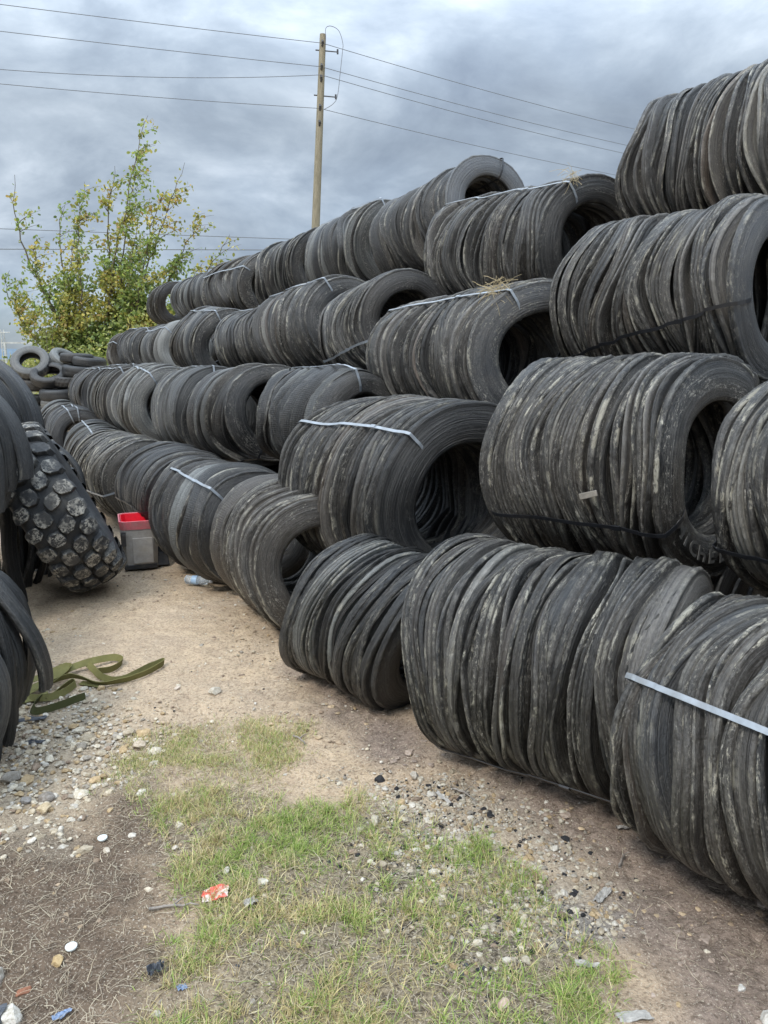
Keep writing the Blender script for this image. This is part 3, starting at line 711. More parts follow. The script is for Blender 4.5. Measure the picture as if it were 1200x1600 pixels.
def blade_mat(name):
    s = NT(name); c = s.attr('tint', 'Color')
    b = s.fin(c, .6, None, .3)
    tr = s.new('ShaderNodeBsdfTranslucent'); s.set(tr.inputs[0], c)
    mx = s.new('ShaderNodeMixShader'); mx.inputs[0].default_value = .35
    s.l.new(s.b.outputs[0], mx.inputs[1]); s.l.new(tr.outputs[0], mx.inputs[2]); s.l.new(mx.outputs[0], s.out.inputs[0]); return b
M_BL = blade_mat('grass_blade')
def gtint(n, green):
    g = np.array([(.26,.37,.08),(.34,.44,.12),(.44,.48,.16),(.18,.28,.06)]); d = np.array([(.60,.50,.25),(.50,.40,.20),(.68,.59,.34),(.38,.30,.17)])
    k = rng.random(n) < green
    t = np.where(k[:, None], g[rng.integers(0, 4, n)], d[rng.integers(0, 4, n)])
    return t*rng.uniform(.75, 1.25, (n, 1))
def dg(x, y):
    m = masks(x, y); cl = fbm(x*6, y*6, 41, 3)
    return np.clip(m['grass']*(.12+1.35*sstep(.42, .62, cl))*(1-.75*m['ash'])+.12*m['grass'], 0, 1)
C0 = sample(2600, (-.95, .85, 1.15, 2.75), dg)
k_ = rng.integers(5, 22, len(C0)); P = np.repeat(C0, k_, axis=0)+rng.normal(size=(k_.sum(), 2))*.010
gr = np.repeat(np.clip(.30+.55*sstep(.36, .62, fbm(C0[:, 0]*3, C0[:, 1]*3, 43, 3))+rng.normal(0, .22, len(C0)), .03, .97), k_)
Hh = np.repeat(rng.uniform(.018, .060, len(C0)), k_)*rng.uniform(.5, 1.5, len(P))
tag(blades('grass', P, Hh, rng.uniform(.0014, .0032, len(P)), rng.uniform(.15, 1.35, len(P)), gtint(len(P), gr), M_BL, .4), 'short green and straw coloured grass patch in the foreground', 'grass', kind='stuff')
P = sample(9000, (-.95, .85, 1.15, 2.75), dg)
tag(blades('grass', P, rng.uniform(.012, .035, len(P)), rng.uniform(.0012, .0024, len(P)), rng.uniform(.4, 1.5, len(P)), gtint(len(P), .3), M_BL, .3), 'low dry undergrowth between the foreground grass tufts', 'grass', kind='stuff')
P = sample(14000, (-1.2, -.25, 2.4, 3.35), lambda x, y: masks(x, y)['thin']*(.2+.9*sstep(.4, .6, fbm(x*7, y*7, 47, 3))))
tag(blades('grass', P, rng.uniform(.012, .04, len(P)), rng.uniform(.0014, .0026, len(P)), rng.uniform(.3, 1.2, len(P)), gtint(len(P), .35), M_BL, .3), 'thin dry grass behind the main green patch', 'grass', kind='stuff')
def ds(x, y):
    m = masks(x, y)
    return np.clip(m['soil']*.75+m['grass']*.55+m['thin']*.6+.12*m['mud']+.04+.35*sstep(.5, .7, fbm(x*3, y*3, 49, 3))*np.clip(3/(y+.1), 0, 1)*.4, 0, 1)*np.clip(1.4-y*.14, .1, 1)
P = sample(12000, (-1.8, 1.6, 1.1, 5.5), ds)
T = np.array([(.50,.42,.30),(.38,.31,.23),(.62,.54,.40),(.25,.20,.15)])[rng.integers(0, 4, len(P))]*rng.uniform(.7, 1.15, (len(P), 1))
tag(blades('straw_litter', P, rng.uniform(.02, .10, len(P)), rng.uniform(.0012, .0024, len(P)), rng.uniform(1.25, 1.6, len(P)), T, M_BL, .05, .005, 6, .30), 'dry straw and curled stems lying on the soil', 'straw', kind='stuff')

# ------------------------------------------------------------------ left side: cut tread strips
M_STRIP = rubber('cut_tread_rubber', fine=0., flecks=.5)
def strips(A, Bp, R, n, a0, a1, jit, label, wid=(.10, .17), seg=60, dirt=.25, squash=1., wob=1., teeth=.35, tint='strip', spread=.03, hang=1.):
    mw, L = frame(A, Bp); e = empty('tread_strip_bundle', mw)
    tag(e, label, 'tread strips', 'bundles of cut tread strips on the left')
    for i in range(n):
        w = rng.uniform(*wid); x0 = (i+.5-n/2)*L/n+rng.normal()*.02
        A0 = a0+rng.uniform(-jit, jit); A1 = a1+rng.uniform(-jit, jit)
        T = np.linspace(A0, A1, seg+1); r = R*(1+rng.normal()*spread+.03*wob*np.sin(T*2+rng.uniform(0, 6))+.015*wob*np.sin(T*5+rng.uniform(0, 6)))
        r = r+.05*R*wob*np.exp(-((T-A0)/.35)**2)*rng.normal()
        tl = rng.normal(0, .12)*wob; bow = rng.uniform(.006, .02)
        u = np.linspace(-1, 1, 9)
        grooves = np.array([0, 0, -.007, 0, -.004, 0, -.007, 0, 0])
        prof = [(x*w/2, -bow*x*x+g, 1.0 if abs(x) == 1 else 0) for x, g in zip(u, grooves)]+[(x*w/2, -bow*x*x-.020, .7 if abs(x) == 1 else 0) for x in u[::-1]]
        prof = np.array(prof); npf = len(prof)
        X = x0+prof[:, 0][None, :]+.02*wob*np.sin(T*3+rng.uniform(0, 6))[:, None]
        if rng.random() < teeth:
            sq = (np.sin(T*R/.02) > 0)[:, None]; X = X-np.where((np.arange(npf)[None, :] % 17 < 1) | (np.arange(npf)[None, :] == npf-1), -.014*sq, 0)
        rr = r[:, None]+prof[:, 1][None, :]+tl*prof[:, 0][None, :]
        Tc = np.maximum(T, T*(1-hang))[:, None]; dn = np.minimum(T, 0)[:, None]*hang
        V = np.stack([X, rr*np.cos(Tc)-.10*dn**2*R*rng.uniform(.2, 2.2), rr*np.sin(Tc)*squash+dn*rr*.95], -1).reshape(-1, 3)
        F = grid_faces(seg+1, npf, False, True)
        dl = np.r_[0, np.cumsum(np.hypot(*np.diff(prof[:, :2], axis=0).T))]
        UVv = np.stack([np.repeat(T*R, npf), np.tile(dl, seg+1)], 1); Ev = np.tile(prof[:, 2], seg+1)
        b = len(V); V = np.vstack([V, V[:npf], V[-npf:]]); UVv = np.vstack([UVv, UVv[:npf], UVv[-npf:]]); Ev = np.r_[Ev, np.full(2*npf, .3)]
        caps = []
        for k in range(8):
            j = (k, k+1, npf-2-k, npf-1-k)
            caps.append([b+q for q in j]); caps.append([b+npf+q for q in j[::-1]])
        me = mesh_np('tread_strip', V, np.vstack([F, caps]), [M_STRIP], UVv, {'edge': Ev})
        o = obj('tread_strip', me, e); o.color = ring_tint(tint, dirt)
    return e, mw, L
strips((-1.94,3.22,.38),(-1.92,2.25,.36),.43,19,d2(-44),d2(165),.50,'lowest front bundle of curved tread strips, cut ends hanging over the gravel',wid=(.05,.10),dirt=.2,teeth=.8,spread=.065,wob=1.1,hang=.3)
strips((-2.71,4.62,1.04),(-2.78,3.7,1.02),.53,18,d2(-28),d2(170),.22,'bundle of long smooth tread strips arching in front of the leaning lugged tyre',wid=(.08,.15),dirt=.25,spread=.035,wob=.7,hang=.5)
strips((-3.50,6.60,1.00),(-3.74,5.2,1.00),.70,26,d2(-14),d2(170),.20,'upper bundle of arched tread strips with ragged hanging ends, leftmost below the sky',wid=(.07,.13),dirt=.45,spread=.03,wob=.5,hang=.4)
strips((-3.00,6.3,.52),(-3.00,4.9,.50),.52,34,d2(-62),d2(150),.45,'dark tangle of tread strip ends in the gap behind the leaning lugged tyre',wid=(.06,.13),dirt=.1,wob=1.3,tint='dark',spread=.08,hang=.4)
strips((-2.85,4.7,.45),(-2.85,3.6,.43),.42,16,d2(-50),d2(170),.3,'dark tread strip bundle on the ground underneath the smooth arching strips',wid=(.07,.13),dirt=.1,tint='dark',spread=.05,hang=.4)
strips((-2.55,3.5,1.02),(-2.60,2.6,1.0),.42,14,d2(-20),d2(170),.2,'tread strip bundle resting above the front one, just outside the left edge',wid=(.06,.12),dirt=.2,spread=.03,wob=.6,hang=.4)

# ------------------------------------------------------------------ lugged tyre leaning on the strips
def revolve(prof, seg=96, a0=0, a1=2*PI):
    P = np.array(prof); T = np.linspace(a0, a1, seg+1)
    V = np.stack([np.repeat(P[None, :, 0], seg+1, 0), P[:, 1][None, :]*np.cos(T)[:, None], P[:, 1][None, :]*np.sin(T)[:, None]], -1).reshape(-1, 3)
    dl = np.r_[0, np.cumsum(np.hypot(*np.diff(P, axis=0).T))]
    UV = np.stack([np.repeat(T*P[:, 1].max(), len(P)), np.tile(dl, seg+1)], 1)
    return V, grid_faces(seg+1, len(P), False, True), UV
def smooth_closed(pts, n=3):
    P = np.array(pts, float)
    for _ in range(n):
        Q = np.roll(P, -1, 0); P = np.stack([P*.75+Q*.25, P*.25+Q*.75], 1).reshape(-1, 2)
    return P
def mat_from_axis(c, ax, up=(0, 0, 1)):
    x = Vector(ax).normalized(); z = Vector(up); y = z.cross(x).normalized(); z = x.cross(y)
    m = Matrix((x, y, z)).transposed().to_4x4(); m.translation = Vector(c); return m
def lug_mat():
    s = NT('worn_lug_rubber'); tc = s.new('ShaderNodeTexCoord').outputs['Object']
    n = s.noise(tc, 42, 6, .78); n2 = s.noise(tc, 9, 3, .6)
    c = s.mix(s.noise(tc, 14, 4, .6), (.018, .019, .021), (.05, .05, .05))
    m = s.math('MULTIPLY', s.attr('top'), s.ramp(n, [(.48, 0), (.53, 1)]))
    m = s.math('MULTIPLY', m, s.ramp(n2, [(.40, .05), (.56, 1)]))
    c = s.mix(s.math('MULTIPLY', m, .85), c, s.mix(n2, (.30, .28, .24), (.50, .47, .40)))
    c = s.mix(s.math('MULTIPLY', s.ramp(s.noise(tc, 5, 5, .6), [(.5, 0), (.7, 1)]), .35), c, (.17, .155, .13))
    return s.fin(c, .62, s.bump(n, .6, .006), .4)
M_LUG = lug_mat()
TR = .60; hw = .185
e = empty('lugged_tyre', mat_from_axis((-2.25, 5.2, .59), (.925*math.cos(d2(27)), .38*math.cos(d2(27)), math.sin(d2(27)))))
tag(e, 'big off-road tyre with chunky worn lugs, leaning against the tread strips', 'tyre')
pr = smooth_closed([(-.155, .27), (-hw, .34), (-hw-.015, .44), (-hw+.005, .535), (-.12, .565), (0, .572), (.12, .565), (hw-.005, .535), (hw+.015, .44), (hw, .34), (.155, .27), (.14, .27), (.165, .35), (.18, .44), (.16, .52), (0, .545), (-.16, .52), (-.18, .44), (-.165, .35), (-.14, .27)], 2)
V, F, UVv = revolve(pr, 120)
me = mesh_np('casing', V, F, [M_LUG], UVv, {'top': np.zeros(len(V))}); o = obj('casing', me, e)
Vs, Fs, Ts = [], [], []; nb = 0
NR = 24
def crown(x): return .567-.022*(abs(x)/.15)**2.5
for k in range(NR):
    for j, xc in enumerate((-.152, -.051, .051, .152)):
        sg = 1 if xc > 0 else -1; outer = abs(xc) > .1
        a = (k+(.5 if j % 2 else 0)+(.08*j))/NR*2*PI+rng.normal()*.006
        lx = .049 if not outer else .052; la = .105/TR*.5
        skew = .25*(1 if j % 2 else -1)
        hexp = [(-1, -.45), (-.45, -1), (.7, -1), (1, -.4), (1, .5), (.4, 1), (-.6, 1), (-1, .5)]
        H = .044
        bot, top, mid_ = [], [], []; hexp_j = [(u+rng.normal()*.035, v+rng.normal()*.035) for u, v in hexp]; la_ = la*rng.uniform(.85, 1.08)
        for (u, v) in hexp_j:
            for lst, sc_, h in ((bot, 1.12, -.012), (mid_, .97, H*.90), (top, .91, H)):
                x = xc+u*lx*sc_+rng.normal()*.0012; aa = a+v*la_*sc_+skew*u*la*.5
                rr = crown(x)+h-(.012*max(0, abs(x)-.175)/.03)
                lst.append((x, rr*math.cos(aa), rr*math.sin(aa)))
        cx = [(xc, (crown(xc)+H)*math.cos(a), (crown(xc)+H)*math.sin(a))]
        m = 8; base = nb
        Vs += bot+mid_+top+cx; Ts += [0]*8+[.4]*8+[1]*9
        for q in range(8):
            r_ = (q+1) % 8
            Fs += [(base+q, base+r_, base+8+r_), (base+q, base+8+r_, base+8+q), (base+8+q, base+8+r_, base+16+r_), (base+8+q, base+16+r_, base+16+q), (base+16+q, base+16+r_, base+24)]
        nb += 25
Vs = np.array(Vs)
me = mesh_np('tread_lugs', Vs, np.array(Fs), [M_LUG], None, {'top': np.array(Ts)}, smooth=False); obj('tread_lugs', me, e)

# ------------------------------------------------------------------ heap of whole tyres at the far end
M_TYRE = rubber('whole_tyre_rubber', flecks=.3)
def car_tyre(Ro=.36, ri=.20, w=.11, lugs=False):
    pr = smooth_closed([(-w*.75, ri), (-w, ri+.05), (-w*1.02, (ri+Ro)/2), (-w*.9, Ro-.03), (-w*.6, Ro-.004), (0, Ro), (w*.6, Ro-.004), (w*.9, Ro-.03), (w*1.02, (ri+Ro)/2), (w, ri+.05), (w*.75, ri), (w*.62, ri+.01), (w*.85, (ri+Ro)/2), (w*.7, Ro-.03), (0, Ro-.02), (-w*.7, Ro-.03), (-w*.85, (ri+Ro)/2), (-w*.62, ri+.01)], 2)
    V, F, UVv = revolve(pr, 72)
    V = V.reshape(73, -1, 3)
    r = np.hypot(V[..., 1], V[..., 2]); T = np.linspace(0, 2*PI, 73)
    om = (r > Ro-.016)
    xx = V[..., 0]
    g = np.where((np.abs(np.abs(xx)-w*.3) < .006), -.012, 0)
    if lugs:
        g = g+np.where((((np.arange(73)[:, None]+(xx > 0)) % 3) == 0) & (np.abs(xx) > w*.2), -.022, 0)
    k = 1+np.where(om, g/np.maximum(r, .1), 0)
    V[..., 1] *= k; V[..., 2] *= k
    return mesh_np('whole_tyre', V.reshape(-1, 3), F, [M_TYRE], UVv, {'edge': np.zeros(len(V.reshape(-1, 3)))})
TYM = [car_tyre(), car_tyre(lugs=True), car_tyre(.40, .22, .125), car_tyre(.42, .21, .13, True)]
HZ = .10
heap = [
 (-7.75,17.2,1.40,(.15,-.72,.62),3,'whole tyre on top left of the far heap, its hole facing the yard'),
 (-7.28,17.0,1.13,(.1,-.50,.85),2,'whole tyre with a wide oval hole, leaning just right of the top left one'),
 (-7.25,17.9,1.42,(.6,-.2,.75),2,'whole tyre tilted at the back of the heap between the holed tyres and the stack'),
 (-6.85,17.5,1.50,(.05,0,1),0,'upper left flat tyre crowning the right stack of the heap'),
 (-6.50,17.3,1.42,(.12,-.05,1),0,'flat tyre on the upper right of the stack, slightly tilted'),
 (-6.62,17.1,1.22,(.10,-.05,1),2,'flat smooth tyre just under the tilted top one'),
 (-6.85,17.0,1.02,(.05,-.1,1),1,'flat tyre with coarse tread in the middle of the stack'),
 (-7.02,16.8,.84,(.0,-.08,1),2,'wide plain tyre below the coarse treaded one'),
 (-7.05,16.8,.63,(.0,0,1),0,'plain tyre third from the ground in the left stack'),
 (-7.05,16.8,.42,(.0,0,1),1,'brownish lugged tyre second from the ground'),
 (-7.05,16.8,.20,(.0,0,1),2,'bottom tyre of the left stack on the ground'),
 (-6.25,16.6,.98,(.35,-.1,1),0,'thin tilted tyre beside the wall end, uppermost of the slanted pile'),
 (-6.22,16.6,.76,(.35,-.1,1),0,'second tyre down in the slanted pile beside the wall end'),
 (-6.20,16.6,.54,(.30,-.1,1),0,'third tyre down in the slanted pile beside the wall end'),
 (-6.20,16.6,.30,(.2,-.1,1),2,'lowest tyre in the slanted pile beside the wall end'),
 (-7.8,17.3,.95,(.1,-.1,1),2,'dark tyre lying under the holed tyres'),(-7.8,17.2,.70,(0,0,1),0,'dark tyre in the shade low under the holed tyres'),
 (-7.8,17.2,.45,(0,0,1),2,'dark tyre second from the ground under the holed tyres'),(-7.8,17.2,.2,(0,0,1),0,'dark tyre on the ground under the holed tyres'),
 (-8.4,17.6,.9,(-.5,-.1,1),2,'tyre slumped at the left end of the far heap'),(-8.5,17.4,.4,(-.2,-.1,1),3,'low lugged tyre at the left end of the far heap')]
for x, y, z, ax, k, lab in heap:
    o = obj('whole_tyre', TYM[k]); o.matrix_world = mat_from_axis((x, y, z+(HZ if z > .9 else 0)), ax, (0, 1, 0)); c = ring_tint('far', .25); o.color = (c[0]*1.1, c[1]*1.1, c[2]*1.1, c[3])
    tag(o, lab, 'tyre', 'heap of whole tyres at the far end')
    if k == 2 and 'tilted at the back' in lab:
        b = MB(); b.box((.0, .403, 0), (.045, .004, .10)); b.build('paper_sticker', flat_mat('white_paper', (.75, .75, .73), .6), o)

# ------------------------------------------------------------------ tote
M_GREY = flat_mat('dusty_grey_plastic', (.33, .31, .285), .5, 25, .18, .2, .002, dirtcol=(.30, .26, .2), dirt=.45)
M_RED = flat_mat('red_plastic', (.72, .012, .03), .4, 20, .12, .1, .001)
M_PINK = flat_mat('faded_red_plastic', (.55, .13, .15), .5, 30, .2, .1, .001, dirtcol=(.35, .25, .22), dirt=.5)
M_BLK = flat_mat('black_plastic', (.02, .021, .024), .5, 25, .3, .2, .002, dirtcol=(.12, .1, .08), dirt=.4)
a = d2(20)
mw = Matrix.Translation((-1.93, 5.90, .0)) @ Matrix.Rotation(a, 4, 'Z')
e = empty('tote', mw); tag(e, 'open grey plastic tote, faded red rim and bright red inside, behind the leaning tyre', 'tote')
def frustum_shell(w0, d0, w1, d1, z0, z1, t, floor=True, ch=.03):
    """octagonal open box, bottom w0 x d0, top w1 x d1"""
    def ring(w, d, z, c): return [(-w+c,-d,z),(w-c,-d,z),(w,-d+c,z),(w,d-c,z),(w-c,d,z),(-w+c,d,z),(-w,d-c,z),(-w,-d+c,z)]
    V = ring(w0,d0,z0,ch)+ring(w1,d1,z1,ch)+ring(w1-t,d1-t,z1,ch)+ring(w0-t,d0-t,z0+t,ch)
    F = []
    for k in range(3):
        for i in range(8): j = (i+1) % 8; F.append((k*8+i, k*8+j, k*8+8+j, k*8+8+i))
    F.append(tuple(range(7, -1, -1)));
    if floor: F.append(tuple(range(24, 32)))
    return V, F
mb = MB(); mb.add(*frustum_shell(.125, .15, .140, .175, .0, .33, .006)); mb.build('body', M_GREY, e, bevel=.004)
mb = MB(); mb.add(*frustum_shell(.100, .135, .128, .166, .10, .382, .004)); mb.build('liner', M_RED, e)
mb = MB()
V, F = frustum_shell(.138, .178, .146, .188, .318, .385, .012); mb.add(V, F[:24]); mb.build('rim', M_PINK, e, bevel=.003)
mb = MB(); mb.box((.02, -.171, .15), (.075, .005, .10)); mb.build('front_panel', M_GREY, e, bevel=.003)
for k in range(7): pass
mb = MB(); mb.box((0, 0, .018), (.122, .157, .018)); mb.build('base_skirt', M_BLK, e, bevel=.004)
mb = MB(); mb.box((-.118, -.176, .25), (.018, .014, .055)); mb.box((-.118, -.19, .27), (.012, .008, .02)); mb.build('latch', M_BLK, e, bevel=.003)
mb = MB(); mb.box((.140, -.12, .345), (.008, .022, .016)); mb.build('latch', M_BLK, e, bevel=.003)
mb = MB(); mb.box((.165, .02, .055), (.05, .14, .05), taper=.8); mb.build('side_foot', M_BLK, e, bevel=.006)

# ------------------------------------------------------------------ bottle
def lathe(prof, seg=24):
    P = np.array(prof); T = np.arange(seg)*2*PI/seg
    V = np.stack([np.repeat(P[None, :, 0], seg, 0), P[:, 1][None, :]*np.cos(T)[:, None], P[:, 1][None, :]*np.sin(T)[:, None]], -1).reshape(-1, 3)
    return V, grid_faces(seg, len(P), True, False)
M_PET = NT('clear_plastic'); M_PET = M_PET.fin((.85, .92, .97), .12, None, .6, **{'Transmission Weight': .75, 'IOR': 1.2})
e = empty('plastic_bottle', Matrix.Translation((-1.33, 5.33, .034)) @ Matrix.Rotation(d2(-14), 4, 'Z')); tag(e, 'clear plastic water bottle lying on the dirt at the foot of a bundle', 'bottle')
V, F = lathe([(-.105, .001), (-.105, .024), (-.098, .031), (-.07, .032), (-.06, .029), (-.05, .032), (-.02, .032), (-.012, .029), (-.004, .032), (.03, .032), (.055, .028), (.078, .014), (.09, .0115)])
obj('body', mesh_np('body', V, F, [M_PET]), e)
V, F = lathe([(.086, .001), (.086, .0145), (.104, .0145), (.106, .001)]); obj('cap', mesh_np('cap', V, F, [flat_mat('white_cap', (.7, .72, .74), .4)]), e)
V, F = lathe([(-.05, .0326), (-.008, .0326)]); obj('wrap_label', mesh_np('wrap_label', V, F, [flat_mat('blue_wrap', (.35, .5, .68), .4)]), e)

# ------------------------------------------------------------------ webbing
def web_mat(name, c1, c2):
    s = NT(name); uv = s.new('ShaderNodeUVMap').outputs[0]; tc = s.new('ShaderNodeTexCoord').outputs['Object']
    w = s.noise(s.vmath('MULTIPLY', uv, (700., 120., 1.)), 1, 2)
    c = s.mix(s.noise(tc, 18, 5, .7), c1, c2)
    return s.fin(c, .8, s.bump(w, .5, .002), .2)
M_WEB = web_mat('olive_webbing', (.10, .09, .032), (.24, .225, .085)); M_WEB2 = web_mat('dark_webbing', (.03, .035, .012), (.09, .09, .035))
def ribbon(mb_list, pts, width, tilt, z, seg=90):
    P = np.array(pts, float); n = len(P); t = np.linspace(0, n-1, seg)
    i = np.clip(t.astype(int), 0, n-2); f = t-i
    g = lambda k: P[np.clip(k, 0, n-1)]
    a, b, c, d = g(i-1), g(i), g(i+1), g(i+2); f_ = f[:, None]
    C2 = .5*(2*b+(-a+c)*f_+(2*a-5*b+4*c-d)*f_**2+(-a+3*b-3*c+d)*f_**3)
    T = np.gradient(C2, axis=0); T /= np.linalg.norm(T, axis=1)[:, None]; N = np.stack([-T[:, 1], T[:, 0]], 1)
    tl = np.interp(t, np.arange(n), tilt); zz = np.interp(t, np.arange(n), z)
    base = np.stack([C2[:, 0], C2[:, 1], ground_z(C2[:, 0], C2[:, 1])+.008+zz], 1)
    Wd = np.stack([N[:, 0]*np.cos(tl), N[:, 1]*np.cos(tl), np.sin(tl)], 1)
    Nn = np.stack([-N[:, 0]*np.sin(tl), -N[:, 1]*np.sin(tl), np.cos(tl)], 1)
    V = np.stack([base, base+Wd*width, base+Wd*width+Nn*.003, base+Nn*.003], 1).reshape(-1, 3)
    L = np.r_[0, np.cumsum(np.linalg.norm(np.diff(base, axis=0), axis=1))]
    UV = np.stack([np.repeat(L, 4), np.tile([0, width, width, 0], seg)], 1)
    mb_list.append((V, grid_faces(seg, 4, False, True), UV))
def build_ribbons(name, lst, mat):
    off = 0; Vs, Fs, Us = [], [], []
    for V, F, U in lst: Vs.append(V); Fs.append(F+off); Us.append(U); off += len(V)
    return obj(name, mesh_np(name, np.concatenate(Vs), np.concatenate(Fs), [mat], np.concatenate(Us), smooth=False))
def gp(px, py):   # survey of the strap on the ground, in centimetre-like units measured from its left end
    return (-1.80+(px-35)*.0029*(1+(1070-py)*.0021), 3.60+(1070-py)*.0088)
R1 = []
ribbon(R1, [gp(*p) for p in [(36,1093),(60,1088),(85,1074),(105,1062),(130,1050),(152,1043),(172,1045),(170,1056),(150,1060)]], .036, [.5,.5,.7,.6,.9,1.1,1.3,1.4,1.3], [0,.0,.01,.02,.02,.01,0,0,0])
ribbon(R1, [gp(*p) for p in [(118,1052),(140,1060),(165,1068),(195,1072),(215,1066),(230,1052),(243,1044),(243,1052),(232,1063),(205,1071),(175,1075),(140,1070),(112,1068),(92,1074)]], .034, [.6,1.0,1.1,1.2,1.3,1.35,1.4,1.4,1.3,1.1,.8,1.0,1.2,1.0], [.015,.01,0,0,0,0,0,0,0,0,.0,.005,.01,.01])
ribbon(R1, [gp(*p) for p in [(50,1078),(75,1068),(95,1060),(104,1064),(92,1074),(70,1084),(62,1090),(85,1094),(115,1092),(132,1084),(134,1076),(122,1074),(108,1082),(98,1092)]], .034, [.3,.5,.8,1.2,.5,.3,.5,.9,1.2,1.4,1.4,1.3,.8,.4], [.02,.02,.03,.02,.02,.01,0,0,0,0,0,0,0,0])
ribbon(R1, [gp(*p) for p in [(34,1100),(60,1098),(88,1094),(108,1090)]], .036, [.2,.25,.3,.4], [.0,.0,.0,.012])
ribbon(R1, [gp(*p) for p in [(135,1074),(155,1076),(178,1079)]], .036, [.1,.15,.1], [.0,.0,.0])
tag(build_ribbons('webbing_strap', R1, M_WEB), 'long olive webbing strap lying in loops on the ground beside the tread strips', 'strap')
R2 = []
ribbon(R2, [gp(*p) for p in [(96,1092),(97,1102),(106,1108),(122,1108),(145,1101),(165,1094),(174,1092)]], .034, [1.2,1.1,.7,1.2,1.3,1.3,1.2], [0,0,0,0,0,0,0])
tag(build_ribbons('webbing_strap', R2, M_WEB2), 'short dark green webbing piece in front of the long olive strap', 'strap')

# ------------------------------------------------------------------ litter
def crumple(name, x, y, w, d, label, cat, mat, h=.02, seed=1, rot=0., thick=.0015, grp=None):
    n = 14; u = np.linspace(-1, 1, n); U, W = np.meshgrid(u, u, indexing='ij')
    z = (fbm(U*2.2+seed, W*2.2, seed, 3))*h*2
    k = 1+.35*(fbm(np.arctan2(W, U)*1.5+9, U*0+seed, seed+5, 2)-.5)
    X = U*w*k; Y = W*d*k; c, s_ = math.cos(rot), math.sin(rot)
    gx_, gy_ = x+X*c-Y*s_, y+X*s_+Y*c
    zz = gz(gx_.ravel(), gy_.ravel())+z.ravel()+.003
    top = np.stack([gx_.ravel(), gy_.ravel(), zz], 1); bot = top-[0, 0, thick]
    F = grid_faces(n, n); V = np.vstack([top, bot]); F2 = np.vstack([F, F[:, ::-1]+n*n])
    idx = lambda i, j: i*n+j
    side = []
    for i in range(n-1):
        side += [(idx(i, 0), idx(i, 0)+n*n, idx(i+1, 0)+n*n, idx(i+1, 0)), (idx(i+1, n-1), idx(i+1, n-1)+n*n, idx(i, n-1)+n*n, idx(i, n-1)),
                 (idx(0, i+1), idx(0, i+1)+n*n, idx(0, i)+n*n, idx(0, i)), (idx(n-1, i), idx(n-1, i)+n*n, idx(n-1, i+1)+n*n, idx(n-1, i+1))]
    return tag(obj(name, mesh_np(name, V, np.vstack([F2, side]), [mat], smooth=False)), label, cat, grp)
s = NT('torn_red_print'); t_ = s.new('ShaderNodeTexCoord').outputs['Object']
M_REDP = s.fin(s.mix(s.ramp(s.noise(t_, 30, 4, .6), [(.46, 0), (.54, 1)]), (.62, .10, .07), (.62, .52, .46)), .5, None, .4)
crumple('torn_can', -.51, 2.05, .040, .026, 'torn red and white can scrap lying in the grass', 'litter', M_REDP, .014, 3, .3)
M_DKP = flat_mat('dark_film', (.05, .055, .065), .4, 30, .4, .3, .002); M_GYP = flat_mat('grey_film', (.34, .32, .29), .6, 30, .25, .3, .002); M_BLP = flat_mat('bluish_film', (.20, .27, .40), .3, 30, .25, .2, .002)
crumple('plastic_sheet_scrap', -.985, 1.60, .05, .028, 'torn black plastic at the bottom left corner beside a white stone', 'litter', M_DKP, .02, 5, .2)
crumple('plastic_film_scrap', -.52, 1.70, .012, .009, 'tiny blue plastic scrap in the lower grass', 'litter', M_BLP, .006, 6, .5)
crumple('plastic_film_scrap', -.80, 1.63, .022, .009, 'crumpled blue wrapper between straw at the bottom left', 'litter', M_BLP, .01, 7, .6)
crumple('cardboard_scrap', .55, 1.80, .030, .011, 'pale grey torn strip on the straw right of the grass', 'litter', M_GYP, .006, 8, -.25)
crumple('cardboard_scrap', .67, 2.08, .040, .014, 'long grey flake of debris at the edge of the chips', 'litter', M_GYP, .01, 9, .9)
crumple('cardboard_scrap', .84, 2.42, .030, .008, 'thin curled pale scrap on the mud near the ground bundles', 'litter', M_GYP, .01, 10, .1)
crumple('cardboard_scrap', .22, 2.60, .040, .008, 'narrow grey bark-like scrap above the fine chips', 'litter', M_GYP, .008, 11, -1.0)
crumple('cardboard_scrap', .62, 1.63, .045, .014, 'flat pale debris piece at the bottom right of the grass', 'litter', M_GYP, .006, 12, .2)
crumple('rubber_scrap', -1.60, 3.22, .075, .016, 'long grey rubber shaving beside the webbing strap', 'litter', M_DKP, .008, 13, .3)
crumple('rubber_scrap', -1.48, 3.02, .055, .012, 'grey rubber shaving on the gravel edge below the webbing', 'litter', M_DKP, .006, 14, .1)
crumple('foil_scrap', -.40, 2.02, .022, .012, 'crumpled silvery foil beside the red torn can', 'litter', M_GYP, .015, 15, .8)
crumple('foil_scrap', -.60, 1.75, .022, .014, 'dark silver foil twist in the lower grass', 'litter', M_DKP, .02, 16, .8)
M_CAP = flat_mat('white_bottle_cap', (.66, .70, .68), .35, 40, .1)
for x, y, lab in ((-.86, 1.84, 'lower white bottle cap on the straw at the left'), (-.95, 2.33, 'upper white bottle cap on the bare soil')):
    V, F = lathe([(0, .0005), (.002, .009), (-.001, .0125), (.003, .0155), (.008, .016), (.009, .0145), (.004, .001)], 28)
    m = Matrix.Translation((x, y, float(ground_z(x, y)[0])+.010)) @ Matrix.Rotation(d2(-90), 4, 'Y') @ Matrix.Rotation(.15, 4, 'X')
    o = obj('bottle_cap', mesh_np('bottle_cap', V, F, [M_CAP])); o.matrix_world = m; tag(o, lab, 'bottle cap', 'white bottle caps')
